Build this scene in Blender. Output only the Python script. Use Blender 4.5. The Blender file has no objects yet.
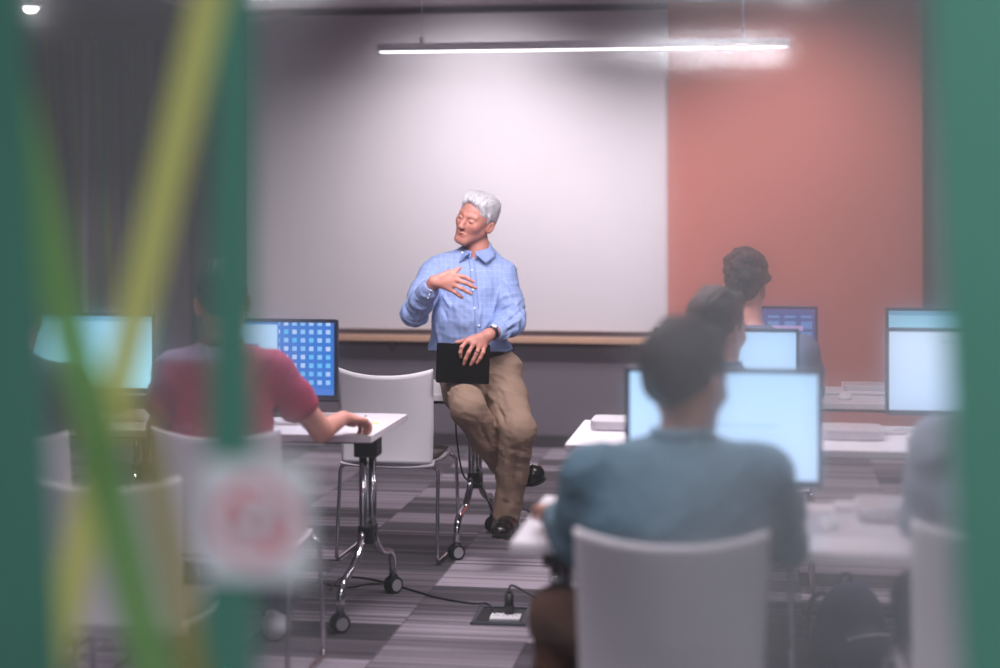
import bpy, bmesh, math, random
import numpy as np
from mathutils import Vector, Matrix
random.seed(7)
TH = 0.1522            # the room is turned this much against the view
CT, ST = math.cos(TH), math.sin(TH)
F = 1700.0; HZ = 200.0; CAMZ = 1.6
COL = bpy.context.scene.collection

def W(px, py, s):
    D = F / s; X = (px - 500.0) / s
    return Vector((X*CT - D*ST, D*CT + X*ST, CAMZ - (py - HZ)/s))
def FL(px, D, z=0.0):
    X = (px - 500.0) * D / F
    return Vector((X*CT - D*ST, D*CT + X*ST, z))

# ---------------------------------------------------------------- materials
def lin(c):
    return tuple(((v/255.0)/12.92 if v/255.0 <= 0.04045 else ((v/255.0 + 0.055)/1.055)**2.4) for v in c) + (1.0,)
class NT:
    def __init__(s, name):
        s.m = bpy.data.materials.new(name); s.m.use_nodes = True
        s.t = s.m.node_tree; s.b = s.t.nodes['Principled BSDF']; s.out = s.t.nodes['Material Output']
    def n(s, kind, **kw):
        x = s.t.nodes.new(kind)
        for k, v in kw.items():
            if k.startswith('i_'):
                key = k[2:]; key = int(key) if key.isdigit() else key.replace('_', ' ')
                x.inputs[key].default_value = v
            else: setattr(x, k, v)
        return x
    def l(s, a, b): s.t.links.new(a, b)
    def math(s, op, a, b=None):
        x = s.t.nodes.new('ShaderNodeMath'); x.operation = op
        for i, v in enumerate((a, b)):
            if v is None: continue
            if isinstance(v, (int, float)): x.inputs[i].default_value = v
            else: s.l(v, x.inputs[i])
        return x.outputs[0]
    def mix(s, f, a, b):
        x = s.t.nodes.new('ShaderNodeMix'); x.data_type = 'RGBA'
        for k, v in ((0, f), (6, a), (7, b)):
            if isinstance(v, (int, float, tuple)): x.inputs[k].default_value = v
            else: s.l(v, x.inputs[k])
        return x.outputs[2]
def mat(name, rgb, rough=0.5, metal=0.0, var=0.06, scale=8.0, bump=0.0, bscale=200.0, emit=None, es=0.0, sub=0.0, attr=None):
    t = NT(name); b = t.b
    b.inputs['Roughness'].default_value = rough; b.inputs['Metallic'].default_value = metal
    base = lin(rgb)
    tc = t.n('ShaderNodeTexCoord')
    nz = t.n('ShaderNodeTexNoise', i_Scale=scale, i_Detail=3.0); t.l(tc.outputs['Object'], nz.inputs['Vector'])
    d = tuple(min(1, c*(1-var)) for c in base[:3]) + (1,); u = tuple(min(1, c*(1+var)) for c in base[:3]) + (1,)
    c = t.mix(nz.outputs['Fac'], d, u)
    if attr:
        a = t.n('ShaderNodeAttribute', attribute_name=attr)
        mm = t.n('ShaderNodeMix', data_type='RGBA', blend_type='MULTIPLY'); mm.inputs[0].default_value = 1
        t.l(c, mm.inputs[6]); t.l(a.outputs['Color'], mm.inputs[7]); c = mm.outputs[2]
    t.l(c, b.inputs['Base Color'])
    if bump:
        n2 = t.n('ShaderNodeTexNoise', i_Scale=bscale, i_Detail=2.0); t.l(tc.outputs['Object'], n2.inputs['Vector'])
        bp = t.n('ShaderNodeBump', i_Strength=bump, i_Distance=0.002); t.l(n2.outputs['Fac'], bp.inputs['Height']); t.l(bp.outputs['Normal'], b.inputs['Normal'])
    if emit: b.inputs['Emission Color'].default_value = lin(emit); b.inputs['Emission Strength'].default_value = es
    if sub:
        b.inputs['Subsurface Weight'].default_value = sub; b.inputs['Subsurface Radius'].default_value = (0.01, 0.004, 0.002); b.inputs['Subsurface Scale'].default_value = 0.5
    return t.m

# ---------------------------------------------------------------- objects
def link(o, parent=None):
    COL.objects.link(o)
    if parent: o.parent = parent
    return o
def obj(name, bm, m, parent=None, smooth=False, bevel=0.0, solid=0.0, sub=0):
    me = bpy.data.meshes.new(name); bm.normal_update(); bm.to_mesh(me); bm.free()
    for mm in (m if isinstance(m, (list, tuple)) else [m]): me.materials.append(mm)
    if smooth: me.polygons.foreach_set('use_smooth', [True]*len(me.polygons))
    o = link(bpy.data.objects.new(name, me), parent)
    if solid:
        x = o.modifiers.new('s', 'SOLIDIFY'); x.thickness = solid; x.offset = 0
    if bevel:
        x = o.modifiers.new('b', 'BEVEL'); x.width = bevel; x.segments = 2; x.limit_method = 'ANGLE'; x.angle_limit = 0.6
    if sub:
        x = o.modifiers.new('u', 'SUBSURF'); x.levels = sub; x.render_levels = sub
    return o
def tag(o, label=None, cat=None, group=None, kind=None):
    if label: o['label'] = label
    if cat: o['category'] = cat
    if group: o['group'] = group
    if kind: o['kind'] = kind
    return o
def thing(name, label, cat, loc=(0, 0, 0), rz=0.0, group=None):
    o = link(bpy.data.objects.new(name, None)); o.location = loc; o.rotation_euler = (0, 0, rz)
    o.empty_display_size = 0.1
    return tag(o, label, cat, group)
def dup(root, loc, rz=0.0, label=None, group=None):
    def cp(o, par):
        c = o.copy(); COL.objects.link(c); c.parent = par
        for ch in [x for x in kids.get(o.name, [])]: cp(ch, c)
        return c
    kids = {}
    for o in list(bpy.data.objects):
        if o.parent: kids.setdefault(o.parent.name, []).append(o)
    r = cp(root, None); r.location = loc; r.rotation_euler = (0, 0, rz)
    if label: r['label'] = label
    if group: r['group'] = group
    return r
def BM(): return bmesh.new()
def box(bm, c, d, rz=0.0, R=None, mi=0):
    M = Matrix.Translation(Vector(c)) @ (R.to_4x4() if R is not None else Matrix.Rotation(rz, 4, 'Z')) @ Matrix.Diagonal((d[0], d[1], d[2], 1))
    g = bmesh.ops.create_cube(bm, size=1.0, matrix=M)
    if mi:
        for f in {f for v in g['verts'] for f in v.link_faces}: f.material_index = mi
    return bm
def cyl(bm, a, b, r, r2=None, n=20):
    a = Vector(a); b = Vector(b); d = b - a
    q = d.to_track_quat('Z', 'Y').to_matrix().to_4x4()
    bmesh.ops.create_cone(bm, cap_ends=True, segments=n, radius1=r, radius2=r if r2 is None else r2, depth=d.length, matrix=Matrix.Translation((a+b)/2) @ q)
    return bm
def sph(bm, c, r, sc=(1, 1, 1), n=16):
    bmesh.ops.create_uvsphere(bm, u_segments=n, v_segments=n//2+2, radius=r, matrix=Matrix.Translation(Vector(c)) @ Matrix.Diagonal((sc[0], sc[1], sc[2], 1)))
    return bm
def smooth_path(pts, n=6):
    P = [Vector(p) for p in pts]; out = []
    for i in range(len(P)-1):
        p0 = P[max(i-1, 0)]; p1 = P[i]; p2 = P[i+1]; p3 = P[min(i+2, len(P)-1)]
        for k in range(n):
            t = k/n
            out.append(0.5*((2*p1) + (p2-p0)*t + (2*p0-5*p1+4*p2-p3)*t*t + (3*p1-p0-3*p2+p3)*t**3))
    out.append(P[-1]); return out
def fillet(pts, r=0.03, n=5):
    P = [Vector(p) for p in pts]; out = [P[0]]
    for i in range(1, len(P)-1):
        a = P[i-1]-P[i]; b = P[i+1]-P[i]; rr = min(r, a.length*0.45, b.length*0.45)
        p = P[i]+a.normalized()*rr; q = P[i]+b.normalized()*rr
        for k in range(n+1):
            t = k/n; out.append((1-t)**2*p + 2*t*(1-t)*P[i] + t*t*q)
    out.append(P[-1]); return out
def tube(bm, pts, r, n=10):
    P = [Vector(p) for p in pts]; rings = []; up = Vector((0, 0, 1)); prev = None
    for i, p in enumerate(P):
        d = (P[min(i+1, len(P)-1)] - P[max(i-1, 0)]).normalized()
        if prev is None:
            a = d.orthogonal().normalized()
        else:
            a = (prev - d*prev.dot(d)).normalized()
        prev = a; b = d.cross(a)
        rr = r[i] if isinstance(r, (list, tuple)) else r
        rings.append([bm.verts.new(p + (a*math.cos(t) + b*math.sin(t))*rr) for t in [2*math.pi*k/n for k in range(n)]])
    for i in range(len(rings)-1):
        for k in range(n):
            bm.faces.new((rings[i][k], rings[i][(k+1) % n], rings[i+1][(k+1) % n], rings[i+1][k]))
    bm.faces.new(list(reversed(rings[0]))); bm.faces.new(rings[-1])
    return bm
def rbox(bm, c, d, r=0.02, n=5, axis='Z'):
    """box with rounded vertical corners"""
    w, h, t = d; pts = []
    for sx, sy, a0 in ((1, 1, 0), (-1, 1, 90), (-1, -1, 180), (1, -1, 270)):
        for k in range(n+1):
            a = math.radians(a0 + 90*k/n)
            pts.append((sx*(w/2-r) + r*math.cos(a), sy*(h/2-r) + r*math.sin(a)))
    lo = [bm.verts.new((c[0]+x, c[1]+y, c[2]-t/2)) for x, y in pts]
    hi = [bm.verts.new((c[0]+x, c[1]+y, c[2]+t/2)) for x, y in pts]
    N = len(pts)
    for i in range(N): bm.faces.new((lo[i], lo[(i+1) % N], hi[(i+1) % N], hi[i]))
    bm.faces.new(list(reversed(lo))); bm.faces.new(hi)
    return bm

# ---------------------------------------------------------------- implicit surfaces for bodies and clothes
def rotx(a): c, s = math.cos(a), math.sin(a); return np.array([[1, 0, 0], [0, c, -s], [0, s, c]])
def roty(a): c, s = math.cos(a), math.sin(a); return np.array([[c, 0, s], [0, 1, 0], [-s, 0, c]])
def rotz(a): c, s = math.cos(a), math.sin(a); return np.array([[c, -s, 0], [s, c, 0], [0, 0, 1]])
class SDF:
    def __init__(s): s.p = []; s.R = np.eye(3); s.t = np.zeros(3); s.s = 1.0
    def frame(s, R=None, t=None, sc=1.0):
        s.s = sc
        s.R = np.eye(3) if R is None else R; s.t = np.zeros(3) if t is None else np.array(t, float)
    def P(s, a): return s.R @ (np.array(a, float)*s.s) + s.t
    def cone(s, a, b, ra, rb=None, k=0.02, op='+', flat=None):
        rb = ra if rb is None else rb; a = s.P(a); b = s.P(b); ra *= s.s; rb *= s.s
        n = None; f = 1.0
        if flat: n = s.R @ (np.array(flat[0], float)/np.linalg.norm(flat[0])); f = flat[1]
        s.p.append(('c', (a, b, ra, rb, n, f), k, op, (a+b)/2, np.linalg.norm(b-a)/2 + max(ra, rb)*max(1, f)))
    def chain(s, pts, rs, k=0.02, op='+', flat=None):
        for i in range(len(pts)-1): s.cone(pts[i], pts[i+1], rs[i], rs[i+1], k, op, flat)
    def ell(s, c, r, k=0.02, op='+', R=None):
        c = s.P(c); RR = s.R if R is None else s.R @ R; r = [v*s.s for v in r]
        s.p.append(('e', (c, np.array(r, float), RR), k, op, c, max(r)))
    def box(s, c, h, k=0.004, op='+', R=None):
        c = s.P(c); RR = s.R if R is None else s.R @ R; h = [v*s.s for v in h]
        s.p.append(('b', (c, np.array(h, float), RR), k, op, c, float(np.linalg.norm(h))))
    def cyl(s, a, b, r, k=0.004, op='-'):
        a = s.P(a); b = s.P(b)
        s.p.append(('y', (a, b, r), k, op, (a+b)/2, np.linalg.norm(b-a)/2 + r))
    def one(s, pr, P):
        k = pr[0]
        if k == 'c':
            a, b, ra, rb, n, f = pr[1]; ab = b-a; L = float(ab @ ab) + 1e-12
            d = P-a; t = np.clip(d @ ab / L, 0, 1); q = d - t[:, None]*ab
            if n is not None:
                c = q @ n; l = np.sqrt(np.maximum((q*q).sum(1) - c*c + (c/f)**2, 0)); r = ra+(rb-ra)*t
                return (l-r)*(min(1.0, f)*0.6+0.4 if f < 1 else 1.0)
            return np.sqrt((q*q).sum(1)) - (ra+(rb-ra)*t)
        if k == 'e':
            c, r, R = pr[1]; q = (P-c) @ R; a = q/r; k0 = np.sqrt((a*a).sum(1)); b = a/r; k1 = np.sqrt((b*b).sum(1)) + 1e-9
            return np.where(k0 < 1e-3, -r.min(), k0*(k0-1)/k1)
        if k == 'b':
            c, h, R = pr[1]; q = np.abs((P-c) @ R) - h
            return np.sqrt((np.maximum(q, 0)**2).sum(1)) + np.minimum(q.max(1), 0)
        a, b, r = pr[1]; ab = b-a; L = np.linalg.norm(ab); u = ab/L
        d = P-a; t = d @ u; q = np.sqrt(np.maximum((d*d).sum(1)-t*t, 0)) - r; w = np.abs(t-L/2)-L/2
        return np.minimum(np.maximum(q, w), 0) + np.sqrt(np.maximum(q, 0)**2 + np.maximum(w, 0)**2)
    def ev(s, P, act=None):
        d = np.full(len(P), 10.0)
        for pr in (s.p if act is None else act):
            v = s.one(pr, P); k = pr[2]
            if pr[3] == '+':
                h = np.clip(0.5+0.5*(v-d)/k, 0, 1); d = v*(1-h)+d*h-k*h*(1-h)
            elif pr[3] == '-':
                h = np.clip(0.5-0.5*(v+d)/k, 0, 1); d = d*(1-h)-v*h+k*h*(1-h)
            else:
                h = np.clip(0.5-0.5*(v-d)/k, 0, 1); d = v*(1-h)*0+np.maximum(d, v)
        return d
    def mesh(s, vox, N=16):
        B = vox*N; hd = B*0.87
        lo = np.min([p[4]-p[5] for p in s.p if p[3] == '+'], axis=0)-0.02
        hi = np.max([p[4]+p[5] for p in s.p if p[3] == '+'], axis=0)+0.02
        i0 = np.floor(lo/B).astype(int); i1 = np.ceil(hi/B).astype(int)
        G = np.stack(np.meshgrid(*[np.arange(i0[k], i1[k]) for k in range(3)], indexing='ij'), -1).reshape(-1, 3)
        C = (G+0.5)*B; keep = np.abs(s.ev(C)) < hd*1.5+0.01; G = G[keep]; C = C[keep]
        r = np.arange(-1, N+1); loc = np.stack(np.meshgrid(r, r, r, indexing='ij'), -1)
        pc = np.array([p[4] for p in s.p]); pr_ = np.array([p[5] for p in s.p]); pk = np.array([p[2] for p in s.p])
        V = []; K = []; Q = []; M = N+2; big = 1 << 20
        key = lambda I: ((I[..., 0]+big//2) * big + (I[..., 1]+big//2)) * big + (I[..., 2]+big//2)
        for g, c in zip(G, C):
            dist = np.linalg.norm(pc-c, axis=1)-pr_
            idx = np.nonzero(dist < hd*1.15 + pk*1.5 + 2*vox)[0]
            if not len(idx): continue
            I = loc+g*N; P = I.reshape(-1, 3)*vox
            D = s.ev(P, [s.p[i] for i in idx]).reshape(M, M, M)
            neg = D < 0
            if neg.all() or not neg.any(): continue
            s8 = [neg[a:M-1+a, b:M-1+b, e:M-1+e] for a in (0, 1) for b in (0, 1) for e in (0, 1)]
            cnt = sum(x.astype(np.int8) for x in s8); cell = (cnt > 0) & (cnt < 8)
            if not cell.any(): continue
            ci = np.argwhere(cell); acc = np.zeros((len(ci), 3)); num = np.zeros(len(ci))
            offs = [(a, b, e) for a in (0, 1) for b in (0, 1) for e in (0, 1)]
            for ax in range(3):
                for o in offs:
                    if o[ax]: continue
                    o2 = list(o); o2[ax] = 1
                    da = D[ci[:, 0]+o[0], ci[:, 1]+o[1], ci[:, 2]+o[2]]; db = D[ci[:, 0]+o2[0], ci[:, 1]+o2[1], ci[:, 2]+o2[2]]
                    m = (da < 0) != (db < 0); t = np.where(m, da/np.where(m, da-db, 1), 0)
                    pt = np.tile(np.array(o, float), (len(ci), 1)); pt[:, ax] += t
                    acc += pt*m[:, None]; num += m
            pos = (ci + acc/num[:, None] + loc[0, 0, 0] + g*N)*vox
            V.append(pos); K.append(key(ci-1+g*N))
            for ax in range(3):
                a1, a2 = (ax+1) % 3, (ax+2) % 3
                sl = [slice(1, M-1)]*3; A = neg[tuple(sl)]; sl2 = list(sl); sl2[ax] = slice(2, M); Bn = neg[tuple(sl2)]
                e = np.argwhere(A != Bn)
                if not len(e): continue
                fl = A[e[:, 0], e[:, 1], e[:, 2]]
                base = e+g*N            # point index (cells -1..)
                u = np.zeros(3, int); u[a1] = 1; w = np.zeros(3, int); w[a2] = 1
                q = np.stack([key(base-u-w), key(base-w), key(base), key(base-u)], 1)
                q[~fl] = q[~fl][:, ::-1]; Q.append(q)
        V = np.concatenate(V); K = np.concatenate(K); Q = np.concatenate(Q)
        uk, first = np.unique(K, return_index=True); V = V[first]
        ix = np.searchsorted(uk, Q); ix = np.clip(ix, 0, len(uk)-1); ok = (uk[ix] == Q).all(1); ix = ix[ok]
        return V, ix
def normals(V, Q):
    n = np.cross(V[Q[:, 2]]-V[Q[:, 0]], V[Q[:, 3]]-V[Q[:, 1]]); N = np.zeros_like(V)
    for k in range(4): np.add.at(N, Q[:, k], n)
    return N/(np.linalg.norm(N, axis=1)[:, None]+1e-12)
def relax(V, Q, it=1, lam=0.5):
    for _ in range(it):
        A = np.zeros_like(V); c = np.zeros(len(V))
        for k in range(4):
            j = Q[:, (k+1) % 4]; np.add.at(A, Q[:, k], V[j]); np.add.at(c, Q[:, k], 1)
            np.add.at(A, j, V[Q[:, k]]); np.add.at(c, j, 1)
        V = V + lam*(A/np.maximum(c, 1)[:, None]-V)*(c > 0)[:, None]
    return V
def vnoise(P, seed=0):
    I = np.floor(P).astype(np.int64); f = P-I; f = f*f*(3-2*f); r = np.zeros(len(P))
    for a in (0, 1):
        for b in (0, 1):
            for c in (0, 1):
                h = (I[:, 0]+a)*73856093 ^ (I[:, 1]+b)*19349663 ^ (I[:, 2]+c)*83492791 ^ (seed*2654435761 & 0x7fffffff)
                h = (h ^ (h >> 13))*1274126177; h = (h ^ (h >> 16)) & 0xffff
                w = (f[:, 0] if a else 1-f[:, 0])*(f[:, 1] if b else 1-f[:, 1])*(f[:, 2] if c else 1-f[:, 2])
                r += w*(h/65535.0)
    return r*2-1
def add_folds(V, N, folds):
    d = np.zeros(len(V))
    for a, b, w, h in folds:
        a = np.array(a); b = np.array(b); ab = b-a; t = np.clip((V-a) @ ab/(ab @ ab), 0, 1)
        q = np.linalg.norm(V-a-t[:, None]*ab, axis=1); d += h*np.exp(-(q/w)**2)*np.sin(np.pi*t)
    return V+N*d[:, None]
def crumple(P, seed=0, amp=.004):
    a = vnoise(P, seed); b = vnoise(P*2.1+7.3, seed+1)
    return amp*(1-np.abs(a)*2.2) + amp*.45*(1-np.abs(b)*2.2)
def npobj(name, V, Q, m, parent=None, colors=None, uv=None):
    me = bpy.data.meshes.new(name); me.vertices.add(len(V)); me.vertices.foreach_set('co', V.astype(np.float32).ravel())
    me.loops.add(len(Q)*4); me.loops.foreach_set('vertex_index', Q.astype(np.int32).ravel())
    me.polygons.add(len(Q)); me.polygons.foreach_set('loop_start', (np.arange(len(Q))*4).astype(np.int32))
    me.polygons.foreach_set('use_smooth', np.ones(len(Q), bool)); me.update(calc_edges=True)
    if colors is not None:
        a = me.attributes.new('tone', 'FLOAT_COLOR', 'POINT')
        a.data.foreach_set('color', np.concatenate([colors, np.ones((len(V), 1))], 1).astype(np.float32).ravel())
    if uv is not None:
        a = me.attributes.new('weave', 'FLOAT_VECTOR', 'POINT'); a.data.foreach_set('vector', uv.astype(np.float32).ravel())
    me.materials.append(m)
    return link(bpy.data.objects.new(name, me), parent)
MT = {}
MT['steel'] = mat('brushed_chrome', (205, 203, 208), .14, 1.0, var=.02)
MT['white_plastic'] = mat('white_plastic', (222, 218, 224), .35, var=.02)
MT['black_gloss'] = mat('black_gloss_glass', (8, 8, 10), .08)
# ================================================================ people
def head_prims(S, R, t, nk=None, ears=True, sc=1.0, lids=0.0):
    S.frame(R, t, sc)
    S.ell((0, .018, .036), (.075, .096, .076), .01)
    S.ell((0, -.022, -.005), (.066, .070, .090), .03)
    S.ell((0, -.032, -.056), (.049, .052, .054), .03)
    S.cone((-.010, -.069, -.107), (.010, -.069, -.107), .0175, .0175, .02)
    for x in (-1, 1):
        S.cone((x*.051, -.004, -.054), (x*.019, -.066, -.101), .016, .015, .03)
        S.ell((x*.044, -.060, -.022), (.017, .018, .018), .03)
        S.cone((x*.012, -.089, .018), (x*.045, -.074, .020), .008, .008, .012)
        S.ell((x*.031, -.096, -.002), (.018, .012, .011), .014, '-')
        S.ell((x*.031, -.0775, -.002), (.0150, .0142, .0125), .004)
        S.ell((x*.031, -.0935, -.0085-lids), (.0115, .008, .0023), .002, '-')
        S.cone((x*.019, -.096, -.040), (x*.030, -.088, -.060), .0012, .0012, .006, '-')
    S.cone((0, -.088, .008), (0, -.108, -.034), .007, .0110, .012)
    S.ell((0, -.103, -.040), (.0175, .014, .010), .008)
    for x in (-1, 1): S.ell((x*.007, -.107, -.0485), (.003, .005, .003), .002, '-')
    S.cone((0, -.094, -.054), (0, -.093, -.062), .003, .003, .006, '-')
    S.cone((-.021, -.083, -0.0705), (0, -.0945, -0.0675), .0045, .0055, .006); S.cone((.021, -.083, -0.0705), (0, -.0945, -0.0675), .0045, .0055, .006)
    S.cone((-.017, -.085, -0.0785), (.017, -.085, -0.0785), .0065, .0065, .007)
    S.cone((-.019, -.092, -0.0742), (.019, -.092, -0.0742), .0018, .0018, .004, '-')
    if ears:
        for x in (-1, 1):
            S.ell((x*.082, .014, -.015), (.0070, .019, .031), .006, R=rotz(-x*.55)@rotx(-.2))
            S.ell((x*.089, .010, -.012), (.006, .010, .018), .004, '-', R=rotz(-x*.55)@rotx(-.2))
    S.frame()
def head_tone(V, R, t, skin_dark=0.0, stubble=0.0):
    """colour differences of a face: lips, brows, cheeks, lash line with painted crease shade"""
    q = (V-np.array(t)) @ R; c = np.ones((len(V), 3))
    def mixin(w, col):
        c[:] = c*(1-w[:, None]) + np.array(col)*w[:, None]
    g = lambda cx, cy, cz, rx, ry, rz: np.exp(-(((q[:, 0]-cx)/rx)**2+((q[:, 1]-cy)/ry)**2+((q[:, 2]-cz)/rz)**2)**2)
    for x in (-1, 1):
        mixin(0.35*g(x*.045, -.07, -.03, .022, .03, .02), (1.05, .78, .74))
        mixin(0.65*g(x*.030, -.088, .0235, .019, .02, .0045), (.72, .62, .60))
    for x in (-1, 1): mixin(.6*g(x*.031, -.092, -.0075, .0135, .012, .0028), (.42, .33, .33))  # dark lash line that also paints in the shade of the eye crease
    mixin(0.75*g(0, -.09, -.074, .023, .02, .0085), (.86, .55, .53))
    if stubble: mixin(stubble*g(0, -.07, -.085, .06, .05, .04), (.75, .70, .72))
    return c
def hair_prims(S, R, t, kind='short', sc=1.0):
    S.frame(R, t, sc)
    S.ell((0, .022, .038), (.079 if kind == 'silver' else .082, .102, .081 if kind == 'silver' else .086), .01)
    S.ell((0, .062, -.012), (.056, .048, .050), .03)
    if kind == 'silver':
        S.ell((.0, -.040, .090), (.056, .046, .028), .02); S.ell((0, .030, .078), (.066, .070, .036), .03)
        S.ell((.032, .0, .070), (.044, .070, .050), .03); S.ell((-.036, .0, .070), (.042, .070, .050), .03)
    elif kind == 'curly':
        rnd = random.Random(3)
        for i in range(60):
            a = rnd.uniform(0, 6.28); e = rnd.uniform(-.1, 1.45)
            S.ell((.088*math.cos(a)*math.cos(e), .022+.108*math.sin(a)*math.cos(e), .046+.10*math.sin(e)), (.021, .021, .021), .012)
        S.cone((-.04, -.065, .115), (.04, -.06, .115), .03, .03, .03)
    else:
        S.cone((-.035, -.045, .098), (.035, -.045, .098), .024, .024, .03)
        S.cone((-.03, .03, .104), (.03, .03, .104), .025, .025, .03)
    S.ell((0, -.118, -.020), (.112, .082, .110 if kind == 'silver' else .096), .010, '-')
    S.ell((0, -.005, -.112), (.13, .072, .108), .012, '-')
    S.box((0, .06, -.135), (.15, .12, .06), .01, '-')
    for x in (-1, 1):
        S.cone((x*.0745, -.016, .040), (x*.0745, -.010, .000), .0085, .004, .012)
    S.frame()
def strands(V, N, R, t, amp=.0035, f=170.0, sweep=True):
    q = (V-np.array(t)) @ R
    u = np.stack([q[:, 0]*f, q[:, 1]*f*0.22, q[:, 2]*f*0.16], 1) if sweep else q*f*0.5
    d = vnoise(u, 5)*amp + vnoise(u*2.3, 9)*amp*.5
    return V + N*d[:, None]
def hand_prims(S, wrist, knuckles, fingers, thumb, r=.0085, k=.006, fore=None, pad=None):
    wrist = np.array(wrist, float)
    for kn in knuckles:
        S.cone(wrist*.72+np.array(kn)*.28, kn, .0165, .0108, .014)
    S.cone(np.array(knuckles[0]), np.array(knuckles[3]), .0105, .0095, .01)
    if fore is not None: S.chain(fore, (.038, .031, .0245), .02)
    for kn, pts in zip(knuckles, fingers):
        P = [kn]+list(pts); n = len(P); S.chain(P, [r*1.12, r*1.04, r*.95, r*.82][:n], k)
    S.chain(thumb, [.0155, .0125, .0105, .0085][-len(thumb):], .01)
def auto_hand(S, wrist, d, up, side, curl=0.5, s=1.0):
    """relaxed hand lying from the wrist along d; up = back-of-hand normal; side=+1 thumb on d x up side"""
    w = np.array(wrist, float); d = np.array(d, float); d /= np.linalg.norm(d); up = np.array(up, float); up -= d*(up @ d); up /= np.linalg.norm(up)
    x = np.cross(d, up)*side; kn = []; fg = []
    for i, (o, L) in enumerate(((.030, .072), (.010, .080), (-.010, .075), (-.029, .060))):
        k0 = w + d*(.092-.004*abs(i-1)) + x*o + up*.004; kn.append(k0); pts = []; a = 0.15+curl*0.35; p = k0
        for j, l in enumerate((.45, .31, .24)):
            p = p + (d*math.cos(a)-up*math.sin(a)+x*o*1.2)*L*l; pts.append(p); a += curl*0.75
        fg.append(pts)
    th = [w+d*.022+x*.026-up*.004, w+d*.052+x*.048-up*.010, w+d*.080+x*.055-up*.014, w+d*.104+x*.052-up*.018]
    hand_prims(S, w, kn, fg, th)

SKIN = mat('skin', (192, 130, 116), .5, var=.05, scale=25, bump=.15, bscale=350, sub=.12, attr='tone')
SKIN_DARK = mat('shaded_skin', (176, 122, 104), .5, var=.05, scale=25, sub=.1, attr='tone')  # skin colour darkened for a sitter in shade
SILVER = mat('silver_hair', (196, 191, 198), .42, var=.06, scale=160, bump=.4, bscale=700, attr='tone')
DARKHAIR = mat('dark_hair', (30, 25, 29), .75, var=.3, scale=120, bump=.5, bscale=600)
EYEW = mat('eye_white', (225, 215, 212), .2)
IRIS = mat('eye_iris', (52, 60, 72), .2)
LEATHER = mat('black_shoe_leather', (22, 17, 18), .22, bump=.1, bscale=300)
SOLE = mat('shoe_sole', (16, 14, 14), .6)

def eyes(R, t, parent, sc=1.0):
    for x in (-1, 1):
        bm = BM(); c = np.array(t) + sc*(R @ np.array((x*.031, -.0765, -.0035))); sph(bm, c, .0126*sc)
        e = obj('eye', bm, EYEW, parent, True)
        bm = BM(); g = R @ np.array((0, -1, -.30)); g /= np.linalg.norm(g); sph(bm, c+g*.0072, .0062)
        obj('iris', bm, IRIS, e, True)

# ---------------------------------------------------------------- the lecturer (front, in focus)
D0 = 7.66; X0 = (476-500)*D0/F
def L(px, py, y=0.0):
    D = D0+y; s = F/D
    return np.array(((px-500)/s - X0, y, CAMZ-(py-HZ)/s))
def surf(S, px, py, y0=-.6, y1=.3, off=.0):
    """point of the cloth surface seen at px,py"""
    ys = np.linspace(y0, y1, 360); P = np.array([L(px, py, y) for y in ys]); d = S.ev(P); i = np.nonzero(d < 0)[0]
    if not len(i): return L(px, py, -.14)
    return L(px, py, ys[i[0]]-off)

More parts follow.
